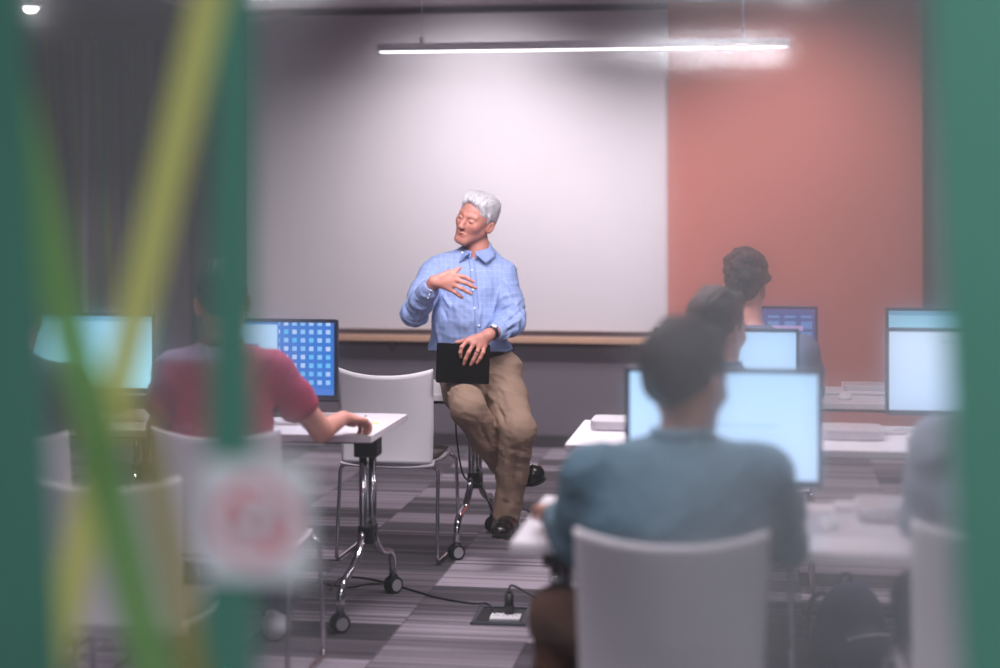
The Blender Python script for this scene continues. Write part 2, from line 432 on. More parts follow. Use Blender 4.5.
def lecturer():
    r = thing('person', 'seated person with silver hair, light blue checked shirt and khaki trousers, gesturing on table edge', 'person',
              W(476, 200, F/D0)*1.0)
    r.location = (r.location.x, r.location.y, 0); r.rotation_euler = (0, 0, TH)
    HR = roty(math.radians(25)) @ rotz(math.radians(-31)) @ rotx(math.radians(14)); HT = L(476.3, 218.6, -.035)
    sh_r, el_r, wr_r = L(432, 276, .0), L(415, 313, -.16), L(431, 283.5, -.345)
    sh_l, el_l, wr_l = L(503, 275, .01), L(514, 322, -.06), L(491, 333, -.235)
    hp_r, kn_r, an_r = L(458, 371, .0), L(468, 408, -.34), L(503, 470, -.10)
    hp_l, kn_l, an_l = L(496, 369, .0), L(518, 430, -.30), L(507, 517, -.20)
    # body
    B = SDF()
    head_prims(B, HR, HT, sc=.955)
    B.chain([L(476.5, 230, .0), L(477.5, 250, .005), L(478, 266, .02)], [.047, .051, .060], .03)
    B.ell(L(472, 292, .0), (.145, .095, .16), .04); B.ell(L(472, 335, .0), (.13, .095, .14), .04); B.ell(L(475, 368, .02), (.15, .11, .09), .04)
    B.cone(sh_r, sh_l, .055, .055, .05)
    B.chain([sh_r, el_r], [.050, .040], .02); B.chain([sh_l, el_l], [.050, .040], .02)
    B.chain([hp_r, kn_r, an_r], [.078, .050, .034], .02); B.chain([hp_l, kn_l, an_l], [.078, .050, .034], .02)
    # right hand, gesturing in front of the chest (back of hand to the view)
    hy = -.345
    kn = [L(454.5, 275.5, hy-.012), L(457, 280, hy-.018), L(454.5, 285, hy-.016), L(450, 289, hy-.010)]
    fg = [[L(463, 276.5, hy-.015), L(469, 279.3, hy-.008), L(473.5, 282, hy)],
          [L(465, 283.0, hy-.022), L(471, 285.8, hy-.012), L(475.8, 288, hy-.002)],
          [L(461.5, 288.5, hy-.020), L(467, 291.7, hy-.010), L(471, 294, hy)],
          [L(455, 292.2, hy-.010), L(459, 295.3, hy-.002), L(462, 297.7, hy+.006)]]
    th = [L(441, 276.5, hy-.01), L(449, 273, hy-.005), L(455.5, 271.3, hy), L(459.3, 268.3, hy+.002)]
    hand_prims(B, L(434, 281.5, hy), kn, fg, th, r=.0086)
    B.chain([el_r, L(424, 298, -.26), L(434, 281.5, hy)], [.038, .032, .0265], .02)
    # left hand, holding the tablet
    hy = -.255
    kn = [L(467, 341, hy-.018), L(473.5, 344, hy-.022), L(479.5, 346, hy-.020), L(484.5, 346, hy-.012)]
    fg = [[L(461.8, 347, hy-.036), L(460.4, 352.5, hy-.034), L(460.8, 357, hy-.026)],
          [L(468.5, 352.5, hy-.036), L(465.5, 359, hy-.033), L(463.8, 364.3, hy-.026)],
          [L(476.5, 353.5, hy-.035), L(473.5, 359.8, hy-.033), L(470.7, 364.8, hy-.026)],
          [L(483, 352.5, hy-.030), L(480, 358.3, hy-.030), L(477, 362.8, hy-.026)]]
    th = [L(479, 337, hy-.008), L(471, 339, hy-.004), L(464, 341.3, hy), L(456.5, 342.3, hy+.002)]
    hand_prims(B, L(489, 334, hy), kn, fg, th, r=.0086)
    B.chain([el_l, L(506, 327, -.14), L(497, 331, -.205), L(489, 334, hy)], [.030, .025, .024, .0265], .02)
    # feet inside the shoes
    B.cone(an_l, L(502, 533, -.33), .034, .028, .02); B.cone(an_r, L(530, 475, -.16), .034, .028, .02)
    V, Q = B.mesh(.003); V = relax(V, Q, 1, .4)
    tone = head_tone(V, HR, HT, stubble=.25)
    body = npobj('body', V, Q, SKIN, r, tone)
    eyes(HR, HT, r, .955)
    # hair
    H = SDF(); hair_prims(H, HR, HT, 'silver', .955); V, Q = H.mesh(.0025); V = relax(V, Q, 1); q = (V-HT) @ HR; u = np.stack([q[:, 0]*210+q[:, 2]*60, q[:, 1]*40, q[:, 2]*34], 1); st_ = vnoise(u, 5)+.6*vnoise(u*2.1, 8)
    front = np.exp(-((q[:, 1]+.075)/.03)**2)*(q[:, 2] > .04); V = V + normals(V, Q)*(st_*(.0030+.0030*front))[:, None]
    tn = np.clip(1+st_*.14-.10*(vnoise(u*.5, 12) > .35), .6, 1.15)[:, None]*np.ones((1, 3))
    npobj('hair', V, Q, SILVER, r, tn)
    # shirt
    S = SDF()
    S.ell(L(471, 290, .005), (.165, .118, .155), .05)
    S.ell(L(468, 325, -.005), (.164, .128, .155), .05)
    S.ell(L(470.5, 352, .01), (.192, .140, .11), .05)
    S.cone(L(462, 260, .015), L(437, 269, .015), .052, .060, .05); S.cone(L(492, 262, .015), L(502, 271, .015), .048, .056, .05)
    S.cone(L(478, 250, .012), L(478, 262, .012), .063, .070, .03)
    m_r = (sh_r+el_r)/2; m_l = (sh_l+el_l)/2
    S.chain([sh_r, m_r, el_r], [.064, .060, .053], .03)
    S.chain([el_r, L(421, 301, -.235), L(428.5, 290, -.305), L(432.5, 283.5, -.34)], [.055, .049, .040, .035], .025)
    S.ell(el_r+np.array((-.004, .0, -.004)), (.040, .05, .044), .03)
    S.chain([sh_l, m_l, el_l], [.064, .058, .052], .03)
    S.chain([el_l, L(506, 327, -.13), L(498, 331, -.19), L(493.5, 333.2, -.225)], [.052, .048, .039, .035], .025)
    # openings: neck, hem, cuffs
    S.cyl(L(477, 257, .0), L(477, 225, -.01), .0565); S.cone(L(471, 262, -.105), L(474, 250, -.10), .010, .030, .006, '-')
    a = L(428.5, 290, -.305); b = L(432.5, 283.5, -.34); u = (b-a)/np.linalg.norm(b-a); S.cyl(b-u*.005, b+u*.12, .06); S.cyl(b-u*.012, b+u*.02, .029)
    a = L(498, 331, -.19); b = L(493.5, 333.2, -.225); u = (b-a)/np.linalg.norm(b-a); S.cyl(b-u*.005, b+u*.11, .055); S.cyl(b-u*.012, b+u*.02, .029)
    z = L(471, 349.5, 0)[2]; S.box((0, .02, z-.15), (.22, .25, .15), .004, '-')
    V, Q = S.mesh(.0035); N = normals(V, Q)
    # weave coordinates: cloth-following on the sleeves, straight on the trunk
    uv = V.copy(); arm = np.zeros(len(V))
    for A, Bp, Cc in ((sh_r, el_r, wr_r), (sh_l, el_l, wr_l)):
        for p, q_ in ((A, Bp), (Bp, Cc)):
            ax = q_-p; ll = np.linalg.norm(ax); ax = ax/ll; t = (V-p) @ ax; rad = V-p-t[:, None]*ax; dist = np.linalg.norm(rad, axis=1)
            e1 = np.cross(ax, (0, 1, 0)); e1 /= np.linalg.norm(e1); e2 = np.cross(ax, e1)
            m = (dist < .075) & (t > -.01) & (t < ll+.03) & ((np.abs(V[:, 0]-L(471, 300, 0)[0]) > .135) | (V[:, 1] < -.15))
            arm[m] = 1; uv[m, 0] = np.arctan2(rad[m] @ e2, rad[m] @ e1)*.055; uv[m, 2] = t[m]
    G = lambda x1, y1, x2, y2, w, h: (surf(S, x1, y1), surf(S, x2, y2), w, h)
    folds = [G(441, 292, 452, 310, .010, .010), G(438, 300, 448, 322, .009, -.009), G(444, 318, 470, 328, .010, .008), G(436, 330, 462, 340, .011, .010),
             G(434, 341, 470, 345, .010, -.009), G(500, 285, 492, 318, .011, .010), G(503, 295, 497, 322, .008, -.010), G(489, 320, 470, 343, .010, .008),
             G(492, 322, 478, 345, .008, -.008), G(440, 305, 462, 335, .010, -.007), G(446, 300, 470, 320, .009, .006), G(455, 300, 462, 340, .012, .006),
             G(484, 270, 492, 290, .010, .006), G(452, 266, 444, 290, .009, .007), G(460, 300, 485, 312, .010, -.005), G(482, 300, 476, 335, .008, .006),
             G(408, 300, 420, 316, .008, .009), G(406, 308, 418, 322, .008, -.009), G(412, 294, 426, 312, .007, .007), G(410, 318, 428, 318, .008, .007),
             G(415, 290, 426, 300, .006, -.007), G(425, 272, 434, 292, .010, -.008), G(420, 282, 430, 298, .008, .007),
             G(520, 300, 508, 316, .008, .008), G(522, 310, 506, 322, .007, -.009), G(522, 318, 506, 328, .007, .008), G(518, 326, 504, 334, .007, -.008),
             G(512, 334, 502, 340, .006, .006), G(506, 290, 518, 306, .009, -.007), G(502, 278, 516, 296, .009, .006), G(436, 322, 440, 345, .010, .009)]
    V = add_folds(V, N, [(a, b, w, h*1.35) for a, b, w, h in folds])
    elb = np.minimum(np.linalg.norm(V-el_r, axis=1), np.linalg.norm(V-el_l, axis=1))
    V += N*(arm*crumple(np.stack([uv[:, 0]*11+uv[:, 2]*9, uv[:, 2]*26-uv[:, 0]*6, uv[:, 1]*0], 1), 21, .0038)*(.5+1.2*np.exp(-(elb/.12)**2)))[:, None]
    V += N*((1-arm)*crumple(np.stack([V[:, 0]*13+V[:, 2]*7, V[:, 2]*8-V[:, 0]*5, V[:, 1]*3], 1), 31, .0042))[:, None]
    V += N*(vnoise(V*np.array((14, 14, 9.)), 2)*.005 + vnoise(V*np.array((34, 34, 22.)), 3)*.0016)[:, None]; V = relax(V, Q, 1, .4)
    t = NT('blue_checked_cotton'); t.b.inputs['Roughness'].default_value = .8
    at = t.n('ShaderNodeAttribute', attribute_name='weave'); sp = t.n('ShaderNodeSeparateXYZ'); t.l(at.outputs['Vector'], sp.inputs[0])
    def line(o, per, w):
        x = t.math('MULTIPLY', o, 1/per); x = t.math('FRACT', x); x = t.math('SUBTRACT', x, .5); x = t.math('ABSOLUTE', x); return t.math('LESS_THAN', x, w)
    lx = line(sp.outputs[0], .024, .045); lz = line(sp.outputs[2], .024, .045)
    mx = t.math('MAXIMUM', lx, lz)
    fx = line(sp.outputs[0], .006, .22); fz = line(sp.outputs[2], .006, .22); ff = t.math('MULTIPLY', t.math('ADD', fx, fz), .5)
    c = t.mix(ff, lin((128, 148, 198)), lin((150, 168, 212)))
    c = t.mix(t.math('MULTIPLY', mx, .26), c, lin((196, 206, 238))); t.l(c, t.b.inputs['Base Color'])
    shirt_m = t.m
    shirt = npobj('shirt', V, Q, shirt_m, r, uv=uv)
    def patch(name, poly, off, th, parent, m, nu=8, nv=8, bend=0):
        """cloth flap: bilinear patch through 4 screen corners lying on the shirt"""
        bm = BM(); g = []
        for i in range(nu+1):
            row = []
            for j in range(nv+1):
                u = i/nu; v = j/nv
                p = (1-u)*(1-v)*np.array(poly[0])+u*(1-v)*np.array(poly[1])+u*v*np.array(poly[2])+(1-u)*v*np.array(poly[3])
                row.append(bm.verts.new(p))
            g.append(row)
        for i in range(nu):
            for j in range(nv): bm.faces.new((g[i][j], g[i+1][j], g[i+1][j+1], g[i][j+1]))
        return obj(name, bm, m, parent, True, solid=th)
    COLL = mat('blue_cotton_collar', (134, 153, 202), .8, bump=.2)
    o_ = lambda px, py, off=.008: surf(S, px, py, off=off)
    # collar: a band round the neck and the turned-down fall with two points
    ctr = L(477.0, 251, -.002)
    def ring(ang, rad, dz, rx=1.0): ang -= math.radians(14); return np.array((ctr[0]+rad*rx*math.sin(ang), ctr[1]-rad*math.cos(ang), ctr[2]+dz))
    bm = BM(); rows = []
    for k in range(41):
        a_ = math.radians(-172+ (344*k/40)) + math.pi        # from one side of the opening round the back to the other
        t_ = abs(k/40-.5)*2                                  # 0 at the back, 1 at the opening
        top = ring(a_, .0635, .030-.030*t_**1.5); bot = ring(a_, .069, -.012-.022*t_**1.5)
        rows.append([bm.verts.new(top), bm.verts.new((top+bot)/2), bm.verts.new(bot)])
    for i in range(40):
        for j in range(2): bm.faces.new((rows[i][j], rows[i+1][j], rows[i+1][j+1], rows[i][j+1]))
    obj('collar_band', bm, COLL, shirt, True, solid=.003)
    bm = BM(); rows = []; NN = 48
    for k in range(NN+1):
        a_ = math.radians(-168+(336*k/NN)) + math.pi; t_ = abs(k/NN-.5)*2
        top = ring(a_, .0655, .033-.038*t_**1.5)
        w = .032 + (.026*max(0, (t_-.62)/.22)**1.3 if t_ < .84 else .026*(1-(t_-.84)/.16*2.0))
        row = []
        for j in range(6):
            v = j/5; p = top + np.array((0, 0, -w*v)); fl = .0655+(.030 if t_ > .6 else .020)*v
            q = ring(a_, fl, 0); q[2] = p[2]
            if t_ > .72: q[0] += (-1 if k < NN/2 else 1)*-.0*v
            row.append(bm.verts.new(q))
        rows.append(row)
    for i in range(NN):
        for j in range(5): bm.faces.new((rows[i][j], rows[i+1][j], rows[i+1][j+1], rows[i][j+1]))
    obj('collar', bm, COLL, shirt, True, solid=.004)
    # placket, pocket and buttons
    bm = BM(); rows = []
    for py in np.linspace(259, 348, 40):
        px = 471.5+(py-259)*.10; rows.append([bm.verts.new(o_(px+d, py, .0075)) for d in (-2.6, -1.0, 1.0, 2.6)])
    for i in range(39):
        for j in range(3): bm.faces.new((rows[i][j], rows[i][j+1], rows[i+1][j+1], rows[i+1][j]))
    obj('placket', bm, COLL, shirt, True, solid=.0018)
    PEARL = mat('pearl_button', (225, 225, 232), .3)
    for px, py in ((462.3, 252.5), (471.8, 270), (473, 289.5), (474.5, 308), (479, 325.5)):
        p = o_(px, py, .010) if py > 255 else L(px, py, -.098); bm = BM(); cyl(bm, p, p+np.array((0, -.003, 0)), .0052, n=14); obj('button', bm, PEARL, shirt, bevel=.0008)
    for px, py in ((429.5, 294.5), (428, 298), (431, 290.5)):
        p = surf(S, px, py, off=.004); bm = BM(); cyl(bm, p, p+np.array((0, -.003, 0)), .0030, n=12); obj('cuff_button', bm, PEARL, shirt)
    # trousers
    T = SDF()
    T.ell(L(475, 366, .03), (.168, .135, .095), .04)
    k1 = (hp_r+kn_r)/2; T.chain([hp_r, k1+np.array((0,0,-.012)), kn_r], [.098, .084, .070], .03); s1 = (kn_r+an_r)/2
    T.chain([kn_r, s1+np.array((0, .012, 0)), an_r+np.array((-.01, 0, .02))], [.072, .066, .052], .02)
    T.cone(L(499, 366, .0), L(509, 367, -.05), .083, .062, .04)
    k2 = (hp_l+kn_l)/2; T.chain([hp_l, k2, kn_l], [.094, .090, .073], .03); s2 = (kn_l+an_l)/2
    T.chain([kn_l, s2+np.array((0, .018, 0)), an_l+np.array((0, 0, .015))], [.074, .068, .060], .02)
    
    u = (an_l-kn_l)/np.linalg.norm(an_l-kn_l); e = an_l-u*.0; T.cyl(e+u*.012, e+u*.15, .09); T.cyl(e-u*.02, e+u*.02, .050)
    u = (an_r-kn_r)/np.linalg.norm(an_r-kn_r); T.cyl(an_r+u*.004, an_r+u*.12, .085); T.cyl(an_r-u*.02, an_r+u*.02, .043)
    z = L(475, 346, 0)[2]; T.box((0, 0, z+.1), (.3, .3, .1), .004, '-')
    V, Q = T.mesh(.004); N = normals(V, Q)
    G = lambda x1, y1, x2, y2, w, h: (surf(T, x1, y1), surf(T, x2, y2), w, h)
    folds = [G(495, 358, 520, 362, .011, .012), G(493, 364, 518, 371, .009, -.012), G(492, 372, 512, 384, .010, .010), G(490, 380, 506, 398, .009, -.009), G(500, 372, 516, 392, .010, .006),
             G(488, 392, 496, 402, .010, .010), G(486, 398, 489, 425, .008, -.008), G(502, 385, 512, 412, .014, .007), G(496, 402, 510, 432, .010, -.007),
             G(500, 437, 528, 432, .010, .012), G(502, 446, 528, 440, .010, -.012), G(502, 455, 524, 447, .010, .010), G(507, 452, 505, 505, .012, .008), G(515, 450, 511, 508, .010, -.008), G(522, 445, 519, 505, .012, .006),
             G(450, 390, 474, 384, .012, .010), G(450, 400, 468, 396, .008, -.008), G(452, 412, 486, 404, .010, .012), G(454, 420, 488, 412, .009, -.011), G(456, 428, 484, 420, .010, .009),
             G(458, 432, 478, 456, .010, -.007), G(466, 424, 490, 456, .012, .008), G(470, 440, 492, 462, .009, -.008), G(440, 376, 450, 396, .010, .009), G(478, 420, 492, 450, .010, -.007), G(494, 505, 518, 500, .007, .006), G(495, 498, 516, 494, .006, -.006)]
    V = add_folds(V, N, [(a, b, w, h*1.4) for a, b, w, h in folds])
    kd = np.minimum(np.linalg.norm(V-kn_r-np.array((0,.05,-.05)), axis=1), np.linalg.norm(V-kn_l-np.array((0,.05,-.05)), axis=1))
    hd_ = np.linalg.norm(V-hp_l-np.array((0,-.08,0)), axis=1)
    V += N*(crumple(np.stack([V[:, 0]*9, V[:, 1]*8, V[:, 2]*24+V[:, 0]*8], 1), 41, .0046)*(.35+1.3*np.exp(-(kd/.11)**2)+.8*np.exp(-(hd_/.12)**2)))[:, None]
    V += N*(vnoise(V*np.array((12, 12, 7.)), 4)*.004 + vnoise(V*np.array((30, 30, 18.)), 6)*.0018)[:, None]; V = relax(V, Q, 1, .4)
    KH = mat('khaki_cotton', (144, 118, 102), .85, var=.05, scale=40, bump=.2, bscale=900)
    tr = npobj('trousers', V, Q, KH, r)
    BELT = mat('black_belt_leather', (18, 16, 18), .4)
    bm = BM(); cx = L(475, 350, .02); pts = [(cx[0]+.160*math.cos(a), cx[1]+.135*math.sin(a)) for a in np.linspace(0, 2*math.pi, 49)[:-1]]
    zz = L(475, 349, 0)[2]-.004
    lo = [bm.verts.new((x, y, zz-.017)) for x, y in pts]; hi = [bm.verts.new((x, y, zz+.017)) for x, y in pts]
    for i in range(48): bm.faces.new((lo[i], lo[(i+1) % 48], hi[(i+1) % 48], hi[i]))
    obj('belt', bm, BELT, tr, True, solid=.004)
    # shoes
    def shoe(heel, toe, up, ank):
        heel = np.array(heel); toe = np.array(toe); d = toe-heel; Ln = np.linalg.norm(d); d /= Ln; up = np.array(up, float); up -= d*(up @ d); up /= np.linalg.norm(up); sd = np.cross(d, up)
        R = np.stack([sd, d, up], 1); K = SDF(); K.frame(R, heel)
        K.chain([(0, .02, .035), (0, .11, .034), (.0, .17, .030), (0, Ln-.035, .027)], [.036, .037, .042, .034], .03)
        K.ell((0, Ln-.03, .022), (.038, .042, .026), .02)
        K.cone((0, .03, .04), (0, .05, .075), .037, .039, .03); K.cone((0, .06, .07), (0, .13, .045), .032, .028, .03)
        K.box((0, .13, -.052), (.12, .3, .05), .003, '-'); K.cyl((0, .035, .07), (0, .045, .14), .031)
        V, Q = K.mesh(.003); o = npobj('shoe', V, Q, LEATHER, r)
        K2 = SDF(); K2.frame(R, heel); K2.chain([(0, .02, 0), (0, .11, 0), (0, .17, 0), (0, Ln-.035, 0)], [.036, .034, .043, .036], .02); K2.box((0, .12, -.05), (.2, .4, .0425), .001, '-'); K2.box((0, .12, .05), (.2, .4, .048), .001, '-')
        K2.box((0, .025, -.010), (.030, .03, .012), .008)
        V, Q = K2.mesh(.003); npobj('sole', V, Q, SOLE, o)
        return o
    shoe(an_l+np.array((.012, .045, -.085)), L(499, 537, -.40), (0, -.25, 1), an_l)
    shoe(an_r+np.array((-.002, .04, -.070)), L(539, 480, -.15), (-.1, -.35, 1), an_r)
    SOCK = mat('dark_socks', (34, 30, 34), .9)
    for a_, b_ in ((kn_l, an_l), (kn_r, an_r)):
        u = (an_l-kn_l if a_ is kn_l else an_r-kn_r); u = u/np.linalg.norm(u); K = SDF(); K.cone(b_-u*.07, b_+u*.035, .040, .0405, .01); V, Q = K.mesh(.004); npobj('sock', V, Q, SOCK, r)
    # watch and ring
    STEEL = MT['steel']
    a = L(496, 331.5, -.205); b = L(489, 334.5, -.25); u = (b-a)/np.linalg.norm(b-a); c = L(494.3, 332.2, -.222)+u*.020
    bm = BM(); q = Vector(u).to_track_quat('Z', 'Y').to_matrix().to_4x4(); n = 32
    r0, r1, hh = .0285, .032, .010; rings = []
    for rr, h in ((r0, -hh), (r1, -hh), (r1, hh), (r0, hh)):
        rings.append([bm.verts.new(Vector(c) + q @ Vector((rr*math.cos(2*math.pi*i/n), rr*.92*math.sin(2*math.pi*i/n), h))) for i in range(n)])
    for i in range(4):
        for k in range(n): bm.faces.new((rings[i][k], rings[i][(k+1) % n], rings[(i+1) % 4][(k+1) % n], rings[(i+1) % 4][k]))
    w = obj('wrist_watch', bm, BELT, r, True)
    fd = np.array((-.05, -.75, .65)); fd -= u*(fd @ u); fd /= np.linalg.norm(fd); bm = BM(); cyl(bm, c+fd*.029, c+fd*.038, .0165, n=24); obj('watch_case', bm, STEEL, w, bevel=.001)
    bm = BM(); cyl(bm, c+fd*.0375, c+fd*.039, .0125, n=24); obj('watch_dial', bm, MT['white_plastic'], w)
    p = (fg[2][0]*.75+fg[2][1]*.25) if False else L(477.2, 352.2, hy-.034)
    bm = BM(); q = Vector(L(474, 359, hy-.033)-L(479.5, 346, hy-.020)).to_track_quat('Z', 'Y').to_matrix().to_4x4(); rings = []
    for rr, h in ((.0085, -.0025), (.0108, -.0025), (.0108, .0025), (.0085, .0025)):
        rings.append([bm.verts.new(Vector(p) + q @ Vector((rr*math.cos(2*math.pi*i/20), rr*math.sin(2*math.pi*i/20), h))) for i in range(20)])
    for i in range(4):
        for k in range(20): bm.faces.new((rings[i][k], rings[i][(k+1) % 20], rings[(i+1) % 4][(k+1) % 20], rings[(i+1) % 4][k]))
    obj('ring', bm, STEEL, r, True)
    # the tablet he holds (a thing of its own)
    c = L(463, 363.5, -.276); w_ = thing('tablet', 'black tablet in a folio cover held upright on the khaki lap', 'tablet')
    M = Matrix.Rotation(TH, 4, 'Z'); w_.location = Vector((r.location.x, r.location.y, 0)) + M @ Vector(c); w_.rotation_euler = (math.radians(-5), math.radians(2.0), TH)
    BLK = mat('black_folio_cover', (5, 5, 7), .7, bump=.1, bscale=500)
    bm = BM(); rbox(bm, (0, 0, 0), (.232, .172, .009), .008); bmesh.ops.rotate(bm, verts=bm.verts, matrix=Matrix.Rotation(math.pi/2, 3, 'X')); obj('cover', bm, BLK, w_, bevel=.002); BLK.node_tree.nodes['Principled BSDF'].inputs['Specular IOR Level'].default_value = .08
    bm = BM(); rbox(bm, (0, 0, .0075), (.222, .162, .006), .008); bmesh.ops.rotate(bm, verts=bm.verts, matrix=Matrix.Rotation(-math.pi/2, 3, 'X')); obj('screen', bm, MT['black_gloss'], w_, bevel=.001)
    return r
# ================================================================ the room
def st(name, bm, m, parent=None, **kw):
    o = obj(name, bm, m, parent, **kw)
    if parent is None: o['kind'] = 'structure'
    return o
H = 2.86; YW = 10.91; YP = 1.70; XE = .80      # ceiling, board wall, glass partition
XR = 6.5; XL = -9.0
def wall_x(px, Y):                     # world x of a column of the picture on the plane y=Y
    k = (px-500)/F; D = Y/(CT+k*ST); return D*(k*CT-ST)
# carpet
t = NT('striped_carpet_tiles'); t.b.inputs['Roughness'].default_value = .95
g = t.n('ShaderNodeNewGeometry'); sp = t.n('ShaderNodeSeparateXYZ'); t.l(g.outputs['Position'], sp.inputs[0])
XO = 50.34
u = t.math('MULTIPLY', t.math('ADD', sp.outputs[0], XO), 2.0); ui = t.math('FLOOR', u); uf = t.math('FRACT', u)
par = t.math('MODULO', ui, 2.0)
v = t.math('MULTIPLY', t.math('ADD', sp.outputs[1], 20.0), 4.0); v = t.math('ADD', v, t.math('MULTIPLY', ui, .37)); vi = t.math('FLOOR', v)
cb = t.n('ShaderNodeCombineXYZ'); t.l(ui, cb.inputs[0]); t.l(vi, cb.inputs[1])
wn = t.n('ShaderNodeTexWhiteNoise', noise_dimensions='2D'); t.l(cb.outputs[0], wn.inputs['Vector'])
def stripes(freq, mul, detail):
    c2 = t.n('ShaderNodeCombineXYZ'); t.l(t.math('MULTIPLY', sp.outputs[1], freq), c2.inputs[1]); t.l(t.math('MULTIPLY', ui, 13.7), c2.inputs[2]); t.l(t.math('MULTIPLY', sp.outputs[0], mul), c2.inputs[0])
    nn = t.n('ShaderNodeTexNoise', i_Scale=1.0, i_Detail=detail, i_Roughness=.7); t.l(c2.outputs[0], nn.inputs['Vector']); return nn.outputs['Fac']
s1 = stripes(22, .25, 3.0); s2 = stripes(75, .5, 2.0)
tone = t.math('ADD', t.math('MULTIPLY', wn.outputs[0], .62), t.math('ADD', t.math('MULTIPLY', s1, 1.05), t.math('MULTIPLY', s2, .55)))
tone = t.math('SUBTRACT', tone, .62)
cr = t.n('ShaderNodeValToRGB'); t.l(tone, cr.inputs[0]); e = cr.color_ramp.elements
e[0].position = .24; e[0].color = lin((52, 47, 54)); e[1].position = .80; e[1].color = lin((176, 163, 176))
x = e.new(.50); x.color = lin((98, 90, 99))
seam = t.math('LESS_THAN', uf, .012)
fz = t.n('ShaderNodeTexNoise', i_Scale=350.0, i_Detail=2.0); t.l(g.outputs['Position'], fz.inputs['Vector'])
c = t.mix(t.math('MULTIPLY', fz.outputs['Fac'], .45), cr.outputs[0], lin((70, 62, 70))); c = t.mix(t.math('MULTIPLY', seam, .5), c, lin((40, 36, 40)))
t.l(c, t.b.inputs['Base Color']); bp = t.n('ShaderNodeBump', i_Strength=.5, i_Distance=.003); t.l(fz.outputs['Fac'], bp.inputs['Height']); t.l(bp.outputs['Normal'], t.b.inputs['Normal'])
CARPET = t.m
bm = BM(); box(bm, ((XL+XR)/2, 5.0, -.05), (XR-XL, 15.4, .1)); st('floor', bm, CARPET)
WALLG = mat('grey_painted_wall', (112, 104, 114), .8, var=.03, scale=1.5)
DARKW = mat('dark_grey_wall', (122, 112, 116), .75, var=.05, scale=2)
SIDEW = mat('side_wall_paint', (150, 142, 150), .8, var=.03)
CEILM = mat('ceiling_paint', (172, 160, 170), .9, var=.03)
CEILD = mat('dark_ceiling_paint', (112, 110, 116), .9, var=.03)
ORANGE = mat('orange_painted_wall', (188, 104, 90), .7, var=.05, scale=1.2)
xb0 = wall_x(246, YW); xb1 = wall_x(668.5, YW); xo1 = wall_x(922, YW)
bm = BM(); box(bm, ((xb0-.15+xb1)/2, YW+.08, H/2), (xb1-xb0+.15, .16, H)); box(bm, (xb0-.11, YW+.5, H/2), (.12, .96, H)); st('wall_back', bm, WALLG)
bm = BM(); box(bm, ((xb1+xo1)/2, YW+.055, H/2), (xo1-xb1, .21, H)); st('wall_orange', bm, ORANGE)
bm = BM(); box(bm, ((XR+xo1)/2, YW+.10, H/2), (XR-xo1, .12, H)); st('wall_back_right', bm, DARKW)
YA = 11.72
bm = BM(); box(bm, ((XL+xb0-.11)/2, YA+.06, H/2), (xb0-.11-XL, .12, H)); st('wall_alcove', bm, DARKW)
bm = BM(); box(bm, (XL-.05, 6.7, H/2), (.1, 10.2, H)); st('wall_left', bm, SIDEW)
bm = BM(); box(bm, (XR+.05, 6.7, H/2), (.1, 10.2, H)); st('wall_right', bm, SIDEW)
xc = -3.75
bm = BM(); box(bm, ((xc+XR)/2, 6.75, H+.05), (XR-xc, 10.2, .1)); st('ceiling', bm, CEILM)
bm = BM(); box(bm, ((xc+XL)/2, 6.75, H+.05), (xc-XL, 10.2, .1)); st('ceiling', bm, CEILD)
# black skirting under the board and pale skirting top line
bm = BM(); box(bm, ((xb0+xo1)/2, YW-.006-.045, .04), (xo1-xb0, .012, .08)); o = st('baseboard_back', bm, mat('grey_vinyl_skirting', (70, 64, 70), .5)); o.location.y = .039
# projection board covering the wall, with a wooden ledge
BOARD = mat('white_projection_wall_surface', (216, 208, 214), .55, var=.025, scale=3, bump=.12, bscale=260)
th_ = thing('whiteboard', 'large off-white writing board covering the back wall above the wooden ledge', 'board', ((xb0+xb1)/2, YW, .75))
bm = BM(); box(bm, (0, -.012, (H-.75)/2-.02), (xb1-xb0, .020, H-.75-.05)); obj('board_panel', bm, BOARD, th_, bevel=.003)
WOOD = mat('light_maple_wood', (200, 160, 136), .5, var=.08, scale=30)
bm = BM(); box(bm, (0, 0, .0), (xb1-xb0-.01, .09, .036)); lg = obj('wooden_ledge', bm, WOOD, th_, bevel=.003); lg.location = (0, -.045, -.05); lg['label'] = 'thin pale wooden ledge along the foot of the board'
for fx in (-.42, -.14, .14, .42):
    bm = BM(); box(bm, (fx*(xb1-xb0), .02, -.045), (.02, .045, .055)); obj('bracket', bm, MT['steel'], lg)
